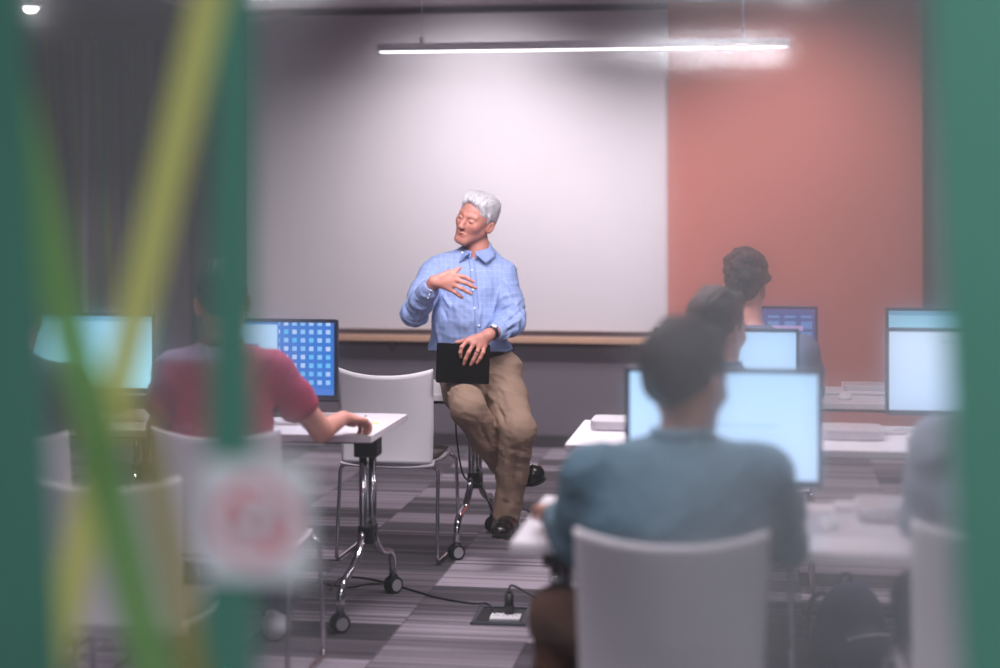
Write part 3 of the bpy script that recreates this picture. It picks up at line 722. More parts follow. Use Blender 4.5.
# reed pattern banners on the alcove wall (thin painted stalks)
gw = thing('wall_decal', 'faint stalk pattern in dull green and grey on the dark alcove wall', 'wall decal', (0, YA-.002, 0))
DG = [mat('dull_green_film', (92, 124, 92), .7), mat('dull_olive_film', (134, 140, 84), .7), mat('pale_grey_film', (156, 156, 170), .7), mat('deep_teal_film', (66, 92, 88), .7)]
for i, (x0, x1, w, k) in enumerate(((60, 82, 7, 3), (72, 88, 5, 1), (86, 84, 7, 2), (95, 120, 8, 1), (104, 100, 5, 0), (120, 126, 5, 3), (132, 138, 6, 0), (150, 152, 4, 2), (158, 140, 5, 3), (172, 160, 5, 0), (186, 196, 6, 3), (46, 66, 6, 1), (113, 92, 4, 0))):
    a = wall_x(x0, YA); b = wall_x(x1, YA); ww = w/150; bm = BM()
    vs = [bm.verts.new(p) for p in ((a-ww/2, 0, H-.1), (a+ww/2, 0, H-.1), (b+ww/2, 0, .1), (b-ww/2, 0, .1))]; f = bm.faces.new(vs)
    r_ = bmesh.ops.extrude_face_region(bm, geom=[f]); bmesh.ops.translate(bm, verts=[v for v in r_['geom'] if isinstance(v, bmesh.types.BMVert)], vec=(0, -.002-.0004*i, 0))
    bmesh.ops.recalc_face_normals(bm, faces=bm.faces); obj('stalk', bm, DG[k], gw)

# ---------------------------------------------------------------- lamps
LEDM = mat('lamp_diffuser', (255, 255, 255), .5, emit=(255, 246, 250), es=2.6)
ALU = mat('matt_aluminium', (206, 196, 210), .45, .0, var=.02)
def pendant(px0, px1, z, label, yy, light=0.0, x0=None, x1=None):
    x0 = wall_x(px0, yy) if x0 is None else x0; x1 = wall_x(px1, yy) if x1 is None else x1; Ln = x1-x0
    r = thing('pendant_lamp', label, 'lamp', ((x0+x1)/2, yy, z), 0, 'linear pendant lamps')
    bm = BM(); box(bm, (0, 0, .028), (Ln, .066, .044)); obj('housing', bm, ALU, r, bevel=.003)
    bm = BM(); box(bm, (0, 0, .003), (Ln-.03, .054, .009)); obj('diffuser', bm, LEDM, r, bevel=.004)
    for fx in (-.39, .39):
        bm = BM(); cyl(bm, (fx*Ln, 0, .05), (fx*Ln, 0, H-z), .006 if fx > 0 else .0022, n=10); cyl(bm, (fx*Ln, 0, .05), (fx*Ln, 0, .085), .013, n=12); cyl(bm, (fx*Ln, 0, H-z-.03), (fx*Ln, 0, H-z), .035, n=20); obj('suspension_rod', bm, ALU, r, True)
    if light:
        l = bpy.data.lights.new('pendant_light', 'AREA'); l.shape = 'RECTANGLE'; l.size = Ln-.05; l.size_y = .05; l.energy = light; l.color = (1, .93, .97)
        o = link(bpy.data.objects.new('pendant_light', l), r); o.location = (0, 0, -.012)
    return r
PEN = pendant(378, 790, 2.455, 'slim linear pendant lamp hanging in front of the board', 9.65, 42)
for yy, e in ((6.3, 74), (3.5, 36)):
    pendant(0, 0, 2.455, 'slim linear pendant lamp above the row of desks, outside the picture', yy, e, -2.1, .3)
for yy in (6.3,):
    pendant(0, 0, 2.455, 'slim linear pendant lamp above the right desks, outside the picture', yy, 40, 1.6, 4.0)
def downlight(p, label, e, aim, cone=70, rad=.05):
    r = thing('ceiling_spotlight', label, 'lamp', p, 0, 'ceiling spotlights')
    bm = BM(); cyl(bm, (0, 0, 0), (0, 0, -.02), .075, .07, 28); obj('trim_ring', bm, MT['white_plastic'], r, bevel=.002)
    bm = BM(); sph(bm, (0, 0, -.022), .05, (1, 1, .6)); obj('lens', bm, mat('spot_lens', (255, 255, 255), .4, emit=(255, 250, 250), es=14), r, True)
    l = bpy.data.lights.new('spot', 'SPOT'); l.energy = e; l.spot_size = math.radians(cone); l.spot_blend = .9; l.shadow_soft_size = rad; l.color = (1, .95, .98)
    o = link(bpy.data.objects.new('spot', l), r); o.location = (0, 0, -.09); o.rotation_euler = (Vector(aim)-Vector(p)-Vector((0, 0, -.09))).to_track_quat('-Z', 'Y').to_euler()
    return r
pd = W(30, 5, 155)
downlight((pd.x, pd.y, H), 'bright round ceiling spotlight above the dark alcove at the left', 70, (pd.x, pd.y, 0), 110)
xs = wall_x(455, 9.9)
downlight((xs, 9.75, H), 'ceiling spotlight washing the middle of the board, above the picture', 88, (xs+.0, YW, 1.5), 112, .12)
op = (xb1+xo1)/2
downlight((op, 9.9, H), 'ceiling spotlight added to brighten the orange wall, above the picture', 52, (op, YW, 1.3), 130, .12)  # unseen lamp added to brighten the orange wall
lp = FL(380, 5.3, H)
downlight((lp.x, lp.y, H), 'ceiling spotlight added to brighten the seated presenter, above the picture', 128, tuple(FL(468, 7.6, 1.36)), 26, .09)  # lamp out of view, put in to brighten the presenter

# ---------------------------------------------------------------- desks
TOPM = mat('white_laminate', (214, 206, 214), .38, var=.02)
BLK = mat('black_plastic', (24, 23, 27), .45)
GREYP = mat('grey_caster_plastic', (150, 146, 152), .5)
ZT = .73
def desk(x0, x1, y0, y1, label, legs=True, inset=.09):
    """x0..x1, y0..y1 of the top; T-legs with curved chrome tubes and casters"""
    w = x1-x0; d = y1-y0; r = thing('desk', label, 'desk', ((x0+x1)/2, (y0+y1)/2, 0), 0, 'white classroom desks')
    bm = BM(); box(bm, (0, 0, ZT-.0135), (w, d, .027)); obj('desktop', bm, TOPM, r, bevel=.003)
    for sx in (-1, 1):
        x = sx*(w/2-inset)
        bm = BM(); rbox(bm, (x, 0, ZT-.027-.048), (.092, .12, .096), .02); obj('leg_bracket', bm, BLK, r, bevel=.004)
        lg_ = None; bm = BM()
        for s, yy in ((-1, -.028), (1, .028)):
            dx = s*.012
            pts = fillet([(x+dx, yy, ZT-.08), (x+dx, yy*1.0, .30), (x+s*.02, s*.13, .205), (x+s*.028, s*(d/2-.02), .175), (x+s*.03, s*(d/2+.0), .06)], .07, 7)
            tube(bm, pts, .0155, 12)
        lg_ = obj('leg', bm, MT['steel'], r, True)
        bm = BM(); rbox(bm, (x, 0, .305), (.060, .10, .07), .012); obj('clamp', bm, BLK, lg_, bevel=.003)
        bm = BM(); cyl(bm, (x-.034, .0, .305), (x+.034, 0, .305), .012, n=12); obj('knob', bm, BLK, lg_)
        for s in (-1, 1):
            cx, cy = x+s*.03, s*(d/2)
            bm = BM(); ca = math.radians(-52 if s < 0 else -38); ux, uy = math.cos(ca), math.sin(ca)
            A = lambda o: (cx+o*ux, cy+o*uy, .034)
            for o_ in (-.014, .014): cyl(bm, A(o_-.009), A(o_+.009), .034, n=28)
            cyl(bm, A(-.006), A(.006), .026, n=20); box(bm, (cx, cy, .062), (.022, .04, .02), rz=ca)
            cs = obj('caster', bm, BLK, lg_, bevel=.003)
            for o_ in (-.0235, .0235):
                bm = BM(); cyl(bm, A(o_-.001), A(o_+.001), .024, n=24); obj('wheel_cap', bm, GREYP, cs)
    bm = BM(); box(bm, (0, .0, ZT-.027-.030), (w-2*inset-.05, .03, .04)); box(bm, (0, d*.28, ZT-.027-.018), (w-2*inset-.1, .05, .03)); obj('cross_beam', bm, BLK, r)
    return r
Y1, Y1b = 6.13, 6.78
desk(-3.20, -1.42, Y1, Y1b, 'white desk at the left where the person in the red shirt rests an arm')
desk(-5.02, -3.23, Y1, Y1b, 'white desk at the far left, partly behind the green band')
desk(-3.02, -1.22, 7.45, 8.11, 'white desk on which the silver-haired presenter sits')
desk(-4.83, -3.04, 7.45, 8.11, 'white desk in the back row left of the presenter, behind the left monitors')
desk(-.63, .60, 4.27, 4.97, 'white desk in front of the grey-blue shirted person, nearest to the view')
desk(.62, 2.2, 4.27, 4.97, 'white desk in the nearest row running behind the right green band')
desk(-.69, 1.02, 6.02, 6.70, 'white desk in the middle row on the right, small computer on its left end')
desk(1.04, 2.75, 6.02, 6.70, 'white desk in the middle row under the bright right monitor')
desk(-.30, 1.32, 7.42, 8.08, 'white desk in the back right row by the orange wall')
desk(1.34, 2.95, 7.42, 8.08, 'white desk in the back right row behind the green band')

# ---------------------------------------------------------------- chairs
SHELL = mat('white_chair_shell', (218, 212, 220), .34, var=.015)
SEATP = mat('taupe_seat_pad', (126, 112, 112), .8, bump=.3, bscale=600)
def make_chair(label, loc, rz, group='white shell chairs'):
    """faces +y; origin on the floor under the back of the seat"""
    r = thing('chair', label, 'chair', loc, rz, group)
    # back shell: grid; top edge dips in the middle, corners square, slight wrap
    bm = BM(); nu, nv = 22, 22; g = []
    for j in range(nv+1):
        v = j/nv; row = []
        for i in range(nu+1):
            u = i/nu*2-1
            wid = .205+.012*v
            z0 = .44; top = .865-.032*(1-abs(u)**2.2)
            z = z0+(top-z0)*v
            y = -.085*v**1.4 - .012 + .035*(abs(u)**2.4)*(.4+.6*v)*1.0 - .02*(1-v)**3
            if v < .18: y += .0
            row.append(bm.verts.new((u*wid, y, z)))
        g.append(row)
    for j in range(nv):
        for i in range(nu): bm.faces.new((g[j][i], g[j][i+1], g[j+1][i+1], g[j+1][i]))
    obj('backrest', bm, SHELL, r, True, solid=.010, bevel=.0)
    # seat shell
    bm = BM(); g = []
    for j in range(nv+1):
        v = j/nv; row = []
        for i in range(nu+1):
            u = i/nu*2-1; y = -.028+.46*v
            z = .448-.018*math.sin(min(v*1.15, 1)*math.pi)+.012*abs(u)**3-.035*max(0, v-.85)/.15*.6 - .024*max(0, 1-v/.07)
            row.append(bm.verts.new((u*(.212-.02*max(0, v-.8)/.2), y, z)))
        g.append(row)
    for j in range(nv):
        for i in range(nu): bm.faces.new((g[j][i], g[j][i+1], g[j+1][i+1], g[j+1][i]))
    s = obj('seat', bm, SHELL, r, True, solid=.012)
    bm = BM(); rbox(bm, (0, .235, .454), (.385, .37, .022), .05); obj('seat_pad', bm, SEATP, s, bevel=.006)
    for sx in (-1, 1):
        x = sx*.222; bm = BM()
        pts = fillet([(sx*.12, .02, .425), (x, .02, .425), (x+sx*.006, -.03, .012), (x+sx*.006, .44, .012), (x, .40, .425), (sx*.12, .40, .425)], .035, 6)
        tube(bm, pts, .0085, 10); obj('sled_leg', bm, MT['steel'], r, True)
    bm = BM(); cyl(bm, (-.2, .02, .425), (.2, .02, .425), .0085, n=10); cyl(bm, (-.2, .40, .425), (.2, .40, .425), .0085, n=10); obj('cross_bar', bm, MT['steel'], r, True)
    return r
cp = FL(388, 7.50)
ch0 = make_chair('empty white chair beside the presenter, back turned to the view', (cp.x, cp.y, 0), -.03)
cp = FL(671, 3.86)
dup(ch0, (cp.x, cp.y, 0), .07, 'white chair of the person in the grey-blue shirt')
cp = FL(222, 5.55); dup(ch0, (cp.x, cp.y, 0), .0, 'white chair under the person in the red shirt')
cp = FL(112, 4.62); dup(ch0, (cp.x, cp.y, 0), .0, 'empty white chair low at the left behind the yellow-green strips')
cp = FL(722, 5.52); dup(ch0, (cp.x, cp.y, 0), .0, 'white chair of the dark-haired person in the middle row')
cp = FL(756, 6.85); dup(ch0, (cp.x, cp.y, 0), .0, 'white chair of the curly-haired person in the back row')
cp = FL(1003, 3.95); dup(ch0, (cp.x, cp.y, 0), .05, 'white chair behind the right green band')
cp = FL(12, 5.5); dup(ch0, (cp.x, cp.y, 0), .0, 'white chair of the person behind the left green band')

# ---------------------------------------------------------------- monitors
def screen_mat(name, kind, es=2.2):
    t = NT(name); t.b.inputs['Base Color'].default_value = (.01, .01, .012, 1); t.b.inputs['Roughness'].default_value = .3
    tc = t.n('ShaderNodeTexCoord'); sp = t.n('ShaderNodeSeparateXYZ'); t.l(tc.outputs['UV'], sp.inputs[0]); U, V_ = sp.outputs[0], sp.outputs[1]
    def rng(o, a, b): return t.math('MULTIPLY', t.math('GREATER_THAN', o, a), t.math('LESS_THAN', o, b))
    def rect(a, b, c, d): return t.math('MULTIPLY', rng(U, a, b), rng(V_, c, d))
    def cells(nx, ny, x0, fill):
        a = t.math('SUBTRACT', t.math('FRACT', t.math('MULTIPLY', t.math('SUBTRACT', U, x0), nx)), .5); b = t.math('SUBTRACT', t.math('FRACT', t.math('MULTIPLY', V_, ny)), .5)
        return t.math('MULTIPLY', t.math('LESS_THAN', t.math('ABSOLUTE', a), fill), t.math('LESS_THAN', t.math('ABSOLUTE', b), fill))
    if kind == 'icons':
        base = lin((36, 108, 196)); c = t.mix(0.0, base, base)
        ic = t.math('MULTIPLY', cells(15, 8.6, .52, .27), rng(U, .56, .985))
        wn = t.n('ShaderNodeTexWhiteNoise', noise_dimensions='2D'); cc = t.n('ShaderNodeCombineXYZ'); t.l(t.math('FLOOR', t.math('MULTIPLY', U, 15)), cc.inputs[0]); t.l(t.math('FLOOR', t.math('MULTIPLY', V_, 8.6)), cc.inputs[1]); t.l(cc.outputs[0], wn.inputs['Vector'])
        c = t.mix(ic, c, t.mix(wn.outputs[0], lin((80, 180, 232)), lin((190, 206, 240))))
        c = t.mix(rect(.0, .55, .14, .97), c, lin((176, 210, 242))); c = t.mix(rect(.0, .02, .14, .97), c, lin((30, 60, 140)))
        c = t.mix(rect(.22, .40, .66, .70), c, lin((110, 130, 180))); c = t.mix(rect(.22, .24, .72, .86), c, lin((170, 150, 190))); c = t.mix(rect(.0, 1, 0, .09), c, lin((60, 116, 200)))
    elif kind == 'teal':
        c = t.mix(V_, lin((150, 214, 232)), lin((132, 186, 216))); c = t.mix(rect(0, 1, .93, 1), c, lin((90, 150, 180)))
        c = t.mix(rect(.1, .35, .2, .24), c, lin((110, 160, 190)))
    elif kind == 'dark':
        c = t.mix(V_, lin((40, 60, 120)), lin((60, 70, 130))); k = t.math('MULTIPLY', cells(7, 6, 0, .34), rng(V_, .1, .9)); c = t.mix(t.math('MULTIPLY', k, .6), c, lin((100, 150, 210))); c = t.mix(rect(.3, .9, .66, .74), c, lin((180, 140, 190)))
    elif kind == 'page':
        c = t.mix(V_, lin((186, 212, 248)), lin((168, 204, 240))); c = t.mix(rect(.2, .32, .82, .86), c, lin((150, 190, 200))); c = t.mix(rect(.45, .8, .50, .52), c, lin((150, 185, 225)))
    else:
        c = t.mix(V_, lin((190, 214, 248)), lin((206, 226, 252))); c = t.mix(rect(.48, .55, .80, .84), c, lin((150, 200, 210))); c = t.mix(rect(.36, .46, .86, .88), c, lin((160, 190, 225)))
    t.l(c, t.b.inputs['Emission Color']); t.b.inputs['Emission Strength'].default_value = es
    return t.m
BEZ = mat('black_monitor_bezel', (20, 22, 34), .35)
def monitor(x, y, z0, label, kind, rz=0.0, w=.55, h=.325, es=1.2):
    """screen faces -y (towards the sitter)"""
    r = thing('monitor', label, 'monitor', (x, y, ZT), rz, 'computer monitors on the desks')
    z0 = z0-ZT
    bm = BM(); rbox(bm, (0, 0, 0), (w, h, .022), .008); bmesh.ops.rotate(bm, verts=bm.verts, matrix=Matrix.Rotation(math.pi/2, 3, 'X')); bmesh.ops.translate(bm, verts=bm.verts, vec=(0, 0, z0+h/2)); box(bm, (0, .022, z0+h/2), (w*.6, .024, h*.6)); obj('casing', bm, BEZ, r, bevel=.002)
    bm = BM(); b = .014; uvl = bm.loops.layers.uv.new('UVMap')
    vs = [bm.verts.new(p) for p in ((-w/2+b, -.0125, z0+b+.006), (w/2-b, -.0125, z0+b+.006), (w/2-b, -.0125, z0+h-b), (-w/2+b, -.0125, z0+h-b))]
    f = bm.faces.new(vs)
    for l, uvv in zip(f.loops, ((0, 0), (1, 0), (1, 1), (0, 1))): l[uvl].uv = uvv
    obj('screen', bm, screen_mat('screen_'+kind, kind, es), r)
    bm = BM(); box(bm, (0, .05, z0/2+.09), (.07, .02, z0+.16)); obj('stand', bm, BLK, r, bevel=.003)
    bm = BM(); rbox(bm, (0, .03, .007), (.25, .19, .014), .03); obj('foot', bm, BLK, r, bevel=.003)
    return r
def at_col(px, Y): return wall_x(px, Y)
monitor(at_col(272, 6.66), 6.66, .795, 'monitor with a grid of blue icons beside a pale window', 'icons', 0)
monitor(at_col(92, 6.62), 6.62, .815, 'pale turquoise monitor at the left, crossed by the yellow-green strips', 'teal', 0, es=1.6)
monitor(at_col(723, 4.90), 4.90, .785, 'big bright monitor in front of the grey-blue shirted person', 'page', -.02, .56, .335, 1.45)
monitor(at_col(726, 6.50), 6.50, .79, 'bright monitor in the middle row, seen just above the nearest monitor', 'page', 0, es=1.4)
monitor(at_col(757, 7.90), 7.90, .79, 'dark blue monitor in front of the curly-haired person by the orange wall', 'dark', 0)
monitor(at_col(961, 6.48), 6.48, .80, 'bright monitor at the right, just left of the green band', 'blank', 0)
monitor(at_col(948, 7.85), 7.85, .79, 'pale monitor in the back row, peeping above the bright right monitor', 'teal', 0)

# ---------------------------------------------------------------- small computers, mice, boxes
ALUC = mat('silver_anodised', (196, 190, 198), .35, .35, var=.02)
def mini(x, y, label, rz=0, s=1.0, z=ZT):
    r = thing('mini_computer', label, 'computer', (x, y, z), rz, 'small square silver computers')
    bm = BM(); rbox(bm, (0, 0, .021), (.197*s, .197*s, .034), .03); obj('case', bm, ALUC, r, bevel=.004)
    bm = BM(); rbox(bm, (0, 0, .002), (.17*s, .17*s, .004), .03); obj('foot', bm, BLK, r)
    return r
def pt(px, py, z=ZT): s = (py-HZ)/(CAMZ-z); return W(px, py, s)
p = pt(618, 428); mini(p.x, p.y, 'small silver computer left of the nearest bright monitor, on the middle-row desk')
p = pt(898, 516); mini(p.x, p.y, 'flat silver computer on the nearest desk, near the right green band', .0, 1.15)
p = pt(852, 437); mini(p.x, p.y, 'flat silver computer on the middle-row desk at the right', 0, 1.1)
p = pt(864, 392); mini(p.x, p.y, 'flat silver computer on the back-row desk by the orange wall', 0, 1.0)
def keyboard(x, y, label, rz=0):
    r = thing('keyboard', label, 'keyboard', (x, y, ZT), rz, 'white keyboards')
    bm = BM(); rbox(bm, (0, 0, .006), (.43, .12, .008), .012); obj('base', bm, ALUC, r, bevel=.002)
    bm = BM()
    for j in range(5):
        for i in range(20 if j else 3):
            box(bm, (-.2+i*.021+.0005 if j else -.12+i*.12, -.045+j*.022, .012), (.018 if j else .05+.06*(i == 1), .018, .005))
    k = obj('keys', bm, MT['white_plastic'], r); return r
k0 = keyboard(at_col(700, 4.45), 4.45, 'white keyboard in front of the nearest bright monitor')
dup(k0, (at_col(912, 4.86), 4.88, ZT), 0, 'white keyboard behind the computer near the right green band')
dup(k0, (at_col(850, 6.5), 6.50, ZT), 0, 'white keyboard behind the silver computer in the middle row')
dup(k0, (at_col(840, 7.78), 7.78, ZT), 0, 'white keyboard on the back-row desk by the orange wall')
dup(k0, (at_col(250, 6.42), 6.42, ZT), 0, 'white keyboard below the monitor with blue icons')
dup(k0, (at_col(100, 6.42), 6.42, ZT), 0, 'white keyboard below the pale turquoise monitor')
def mouse(x, y, label, rz=0, m=None):
    r = thing('computer_mouse', label, 'mouse', (x, y, ZT), rz, 'computer mice')
    S_ = SDF(); S_.ell((0, 0, .006), (.031, .055, .026), .01); S_.box((0, 0, -.05), (.1, .1, .05), .003, '-'); V, Q = S_.mesh(.0035); npobj('mouse_shell', V, Q, m or MT['white_plastic'], r)
    bm = BM(); cyl(bm, (-.003, .028, .028), (.003, .028, .028), .007, n=14); obj('scroll_wheel', bm, GREYP, r)
    return r
p = pt(827, 527); m0 = mouse(p.x, p.y, 'white mouse on the nearest desk right of the grey-blue shirt')
p = pt(915, 441); dup(m0, (p.x, p.y, ZT), .4, 'white mouse on the middle-row desk at the right')
p = pt(845, 399); dup(m0, (p.x, p.y, ZT), -.2, 'white mouse on the back-row desk by the orange wall')
p = pt(362, 425); dup(m0, (p.x, p.y, ZT), -.3, 'white mouse under the hand of the person in the red shirt')
YEL = mat('yellow_paper', (236, 222, 150), .8)
p = pt(372, 423); o = thing('sticky_note', 'small yellow note beside the hand on the left desk', 'paper', (p.x, p.y, ZT), .2)
bm = BM(); box(bm, (0, 0, .0012), (.05, .05, .002)); obj('sheet', bm, YEL, o)

# ---------------------------------------------------------------- floor box, cables, backpack
FBX = FL(502, 6.53); fb = thing('floor_box', 'open floor socket box with a black frame and white socket strip', 'socket box', (FBX.x, FBX.y, 0), .04)
FRM = mat('grey_metal_frame', (72, 76, 88), .35, .6)
bm = BM()
for c_, d_ in (((0, .13, .004), (.21, .02, .008)), ((0, -.13, .004), (.21, .02, .008)), ((-.095, 0, .004), (.02, .27, .008)), ((.095, 0, .004), (.02, .27, .008))): box(bm, c_, d_)
obj('frame', bm, FRM, fb, bevel=.001)
bm = BM(); box(bm, (0, 0, .002), (.17, .24, .003)); obj('well', bm, BLK, fb)
bm = BM(); box(bm, (.02, -.055, .010), (.115, .085, .014)); obj('socket_strip', bm, MT['white_plastic'], fb, bevel=.003)
bm = BM()
for i in range(3):
    for dx in (-.008, .008): cyl(bm, (-.015+i*.035+dx, -.055, .0168), (-.015+i*.035+dx, -.055, .0178), .003, n=10)
    box(bm, (-.015+i*.035, -.04, .0172), (.004, .008, .001))
obj('socket_holes', bm, BLK, fb)
bm = BM(); cyl(bm, (.03, -.02, .017), (.03, -.02, .095), .019, .016, 16); cyl(bm, (.03, -.02, .095), (.03, -.02, .105), .010, n=12)
pg = obj('plug', bm, BLK, fb, True)
def cable(pts, label, n='power_cable', r=.0042):
    bm = BM(); tube(bm, smooth_path(pts, 8), r, 8); o = obj(n, bm, BLK, None, True); tag(o, label, 'cable', 'black floor cables'); return o
q = FBX
def fl(px, py, z=.005): s = (py-HZ)/(CAMZ-z); v = W(px, py, s); return v
cable([(q.x+.03, q.y-.02, .105), (q.x+.045, q.y-.02, .125), fl(535, 597, .10), fl(545, 600, .03), fl(560, 604), fl(590, 600)], 'black cable arching from the plug to the right')
cable([fl(495, 613, .02), fl(488, 604), fl(470, 603), fl(440, 598), fl(415, 591), fl(392, 584), fl(370, 579), fl(352, 577), fl(340, 578), fl(330, 590)], 'black cable running from the floor box to the left desk leg')
cable([fl(385, 583), fl(366, 584), fl(352, 587), fl(338, 586), fl(322, 583)], 'short black cable loop behind the left desk caster')
cable([FL(455, 7.75, .66), FL(457, 7.75, .50), FL(463, 7.75, .35), FL(474, 7.8, .30), FL(482, 7.8, .28), FL(497, 7.85, .14), fl(512, 505, .006), fl(530, 512, .006)], 'black cable hanging under the desk behind the presenter')
NAVY = mat('navy_nylon', (18, 24, 60), .75, bump=.3, bscale=400)
bp_ = thing('backpack', 'navy blue backpack on the floor beneath the right desks', 'backpack', tuple(FL(850, 5.7)), .5); bp_.scale = (.8, .8, .8)
S_ = SDF(); S_.ell((0, 0, .20), (.16, .11, .20), .03); S_.ell((0, 0, .12), (.17, .12, .13), .05); S_.ell((0, -.10, .13), (.12, .06, .10), .02); S_.box((0, 0, -.1), (.4, .4, .102), .01, '-'); V, Q = S_.mesh(.006); npobj('bag_body', V, Q, NAVY, bp_)
for sx in (-.07, .07):
    bm = BM(); tube(bm, smooth_path([(sx, .09, .34), (sx*1.2, .16, .30), (sx*1.5, .17, .18), (sx*1.7, .12, .06)], 6), .012, 8); obj('strap', bm, BLK, bp_, True)
bm = BM(); tube(bm, smooth_path([(-.03, .04, .375), (-.02, .04, .42), (.02, .04, .42), (.03, .04, .375)], 6), .008, 8); obj('handle', bm, BLK, bp_, True)
bm = BM(); tube(bm, smooth_path([(-.1, -.145, .20), (-.05, -.165, .215), (.05, -.165, .215), (.1, -.145, .20)], 6), .004, 8); obj('zip', bm, ALU, bp_, True)
# ================================================================ the glass partition with its printed film
def glass_x(px): return wall_x(px, YP)
def glass_pt(px, py, Y=YP):
    k = (px-500)/F; D = Y/(CT+k*ST); return (D*(k*CT-ST), CAMZ-(py-HZ)*D/F)
t = NT('slightly_hazy_glass'); nt = t.t; nt.nodes.remove(t.b)
tr = t.n('ShaderNodeBsdfTransparent'); tr.inputs[0].default_value = (.97, .975, .98, 1)
rf = t.n('ShaderNodeBsdfRefraction', i_Roughness=.80, i_IOR=1.018); rf.inputs['Color'].default_value = (.95, .97, 1, 1)
df = t.n('ShaderNodeBsdfDiffuse'); df.inputs[0].default_value = (.75, .74, .80, 1)
g = t.n('ShaderNodeNewGeometry'); sp = t.n('ShaderNodeSeparateXYZ'); t.l(g.outputs['Position'], sp.inputs[0])
# veiling haze put into the pane: clear in the middle, stronger towards both sides
mp = t.n('ShaderNodeMapRange', interpolation_type='SMOOTHSTEP'); t.l(sp.outputs[0], mp.inputs[0])
for i, v in zip((1, 2, 3, 4), (glass_x(585), glass_x(720), 0.0, 1.0)): mp.inputs[i].default_value = v
ml = t.n('ShaderNodeMapRange', interpolation_type='SMOOTHSTEP'); t.l(sp.outputs[0], ml.inputs[0])
for i, v in zip((1, 2, 3, 4), (glass_x(360), glass_x(250), 0.0, 1.0)): ml.inputs[i].default_value = v
hz = t.math('MAXIMUM', mp.outputs[0], t.math('MULTIPLY', ml.outputs[0], .8))
m1 = t.n('ShaderNodeMixShader'); t.l(t.math('ADD', t.math('MULTIPLY', hz, .17), .015), m1.inputs[0]); t.l(tr.outputs[0], m1.inputs[1]); t.l(rf.outputs[0], m1.inputs[2])
m2 = t.n('ShaderNodeMixShader'); t.l(t.math('ADD', t.math('MULTIPLY', hz, .078), .004), m2.inputs[0]); t.l(m1.outputs[0], m2.inputs[1]); t.l(df.outputs[0], m2.inputs[2])
gl = t.n('ShaderNodeBsdfGlossy', i_Roughness=.03); m3 = t.n('ShaderNodeMixShader', i_0=.02); t.l(m2.outputs[0], m3.inputs[1]); t.l(gl.outputs[0], m3.inputs[2])
t.l(m3.outputs[0], t.out.inputs[0]); GLASS = t.m
bm = BM(); box(bm, ((-1.6+1.3)/2, YP, 1.43), (2.9, .008, 2.78)); gp = obj('window_1', bm, GLASS); gp['kind'] = 'structure'
FRAMEM = mat('dark_window_frame', (60, 60, 64), .4, .5)
bm = BM(); box(bm, (-.15, YP, .02), (2.98, .05, .04)); box(bm, (-.15, YP, H-.02), (2.98, .05, .04)); box(bm, (-1.62, YP, H/2), (.04, .05, H)); box(bm, (1.32, YP, H/2), (.04, .05, H)); st('trim_1', bm, FRAMEM)
for n_, a, b in (('wall_front_left', XL, -1.64), ('wall_front_right', 1.34, XR)):
    bm = BM(); box(bm, ((a+b)/2, YP, H/2), (b-a, .1, H)); st(n_, bm, SIDEW)
def film_mat(name, rgb, alpha, trl=.45):
    t = NT(name); t.b.inputs['Roughness'].default_value = .6
    nz = t.n('ShaderNodeTexNoise', i_Scale=3.0, i_Detail=3.0); tc = t.n('ShaderNodeTexCoord'); t.l(tc.outputs['Object'], nz.inputs['Vector'])
    c = lin(rgb); cc = t.mix(nz.outputs['Fac'], tuple(v*.93 for v in c[:3])+(1,), tuple(v*1.07 for v in c[:3])+(1,)); t.l(cc, t.b.inputs['Base Color'])
    t.b.inputs['Specular IOR Level'].default_value = .2
    tl = t.n('ShaderNodeBsdfTranslucent'); t.l(cc, tl.inputs[0]); mx = t.n('ShaderNodeMixShader', i_0=trl); t.l(t.b.outputs[0], mx.inputs[1]); t.l(tl.outputs[0], mx.inputs[2])
    tp = t.n('ShaderNodeBsdfTransparent'); tp.inputs[0].default_value = tuple(min(1, .35+v*.8) for v in c[:3])+(1,)
    m = t.n('ShaderNodeMixShader', i_0=alpha); t.l(tp.outputs[0], m.inputs[1]); t.l(mx.outputs[0], m.inputs[2]); t.l(m.outputs[0], t.out.inputs[0])
    return t.m
TEAL = film_mat('teal_green_film', (100, 158, 142), .96)
LIME = film_mat('yellow_green_film', (218, 220, 150), .80)
LEAF = film_mat('leaf_green_film', (150, 190, 132), .66)
OLIVE = film_mat('olive_film', (186, 184, 130), .5)
def strip(quad, m, label, layer, grp='printed film strips on the glass'):
    bm = BM(); y0 = YP-.004-.0006*(layer+1); pts = [glass_pt(px, py) for px, py in quad]
    n = 12; lo = []; hi = []
    (ax, az), (bx, bz), (cx, cz), (dx, dz) = pts       # top-left, top-right, bottom-right, bottom-left
    v1 = []; v2 = []
    for (x, z) in pts:
        v1.append(bm.verts.new((x, y0, z))); v2.append(bm.verts.new((x, y0+.0004, z)))
    bm.faces.new(v1); bm.faces.new(list(reversed(v2)))
    for i in range(4): bm.faces.new((v1[i], v2[i], v2[(i+1) % 4], v1[(i+1) % 4]))
    bmesh.ops.recalc_face_normals(bm, faces=bm.faces)
    o = obj('film_strip', bm, m); tag(o, label, 'window film', grp); return o
strip([(-70, -60), (22, -60), (66, 720), (-70, 720)], TEAL, 'broad teal band of film along the left edge of the glass', 4)
strip([(219, -60), (254, -60), (257, 720), (201, 720)], TEAL, 'narrow upright teal film strip passing behind the square sign', 0)
strip([(926, -60), (1080, -60), (1080, 720), (962, 720)], TEAL, 'broad teal band of film along the right edge of the glass', 0)
strip([(207, -60), (243, -60), (58, 720), (24, 720)], LIME, 'long yellow-green film strip slanting down from the upright teal strip', 1)
strip([(-30, 0), (10, 0), (186, 700), (140, 700)], LEAF, 'leaf-green film strip slanting down to the right at the lower left', 2)
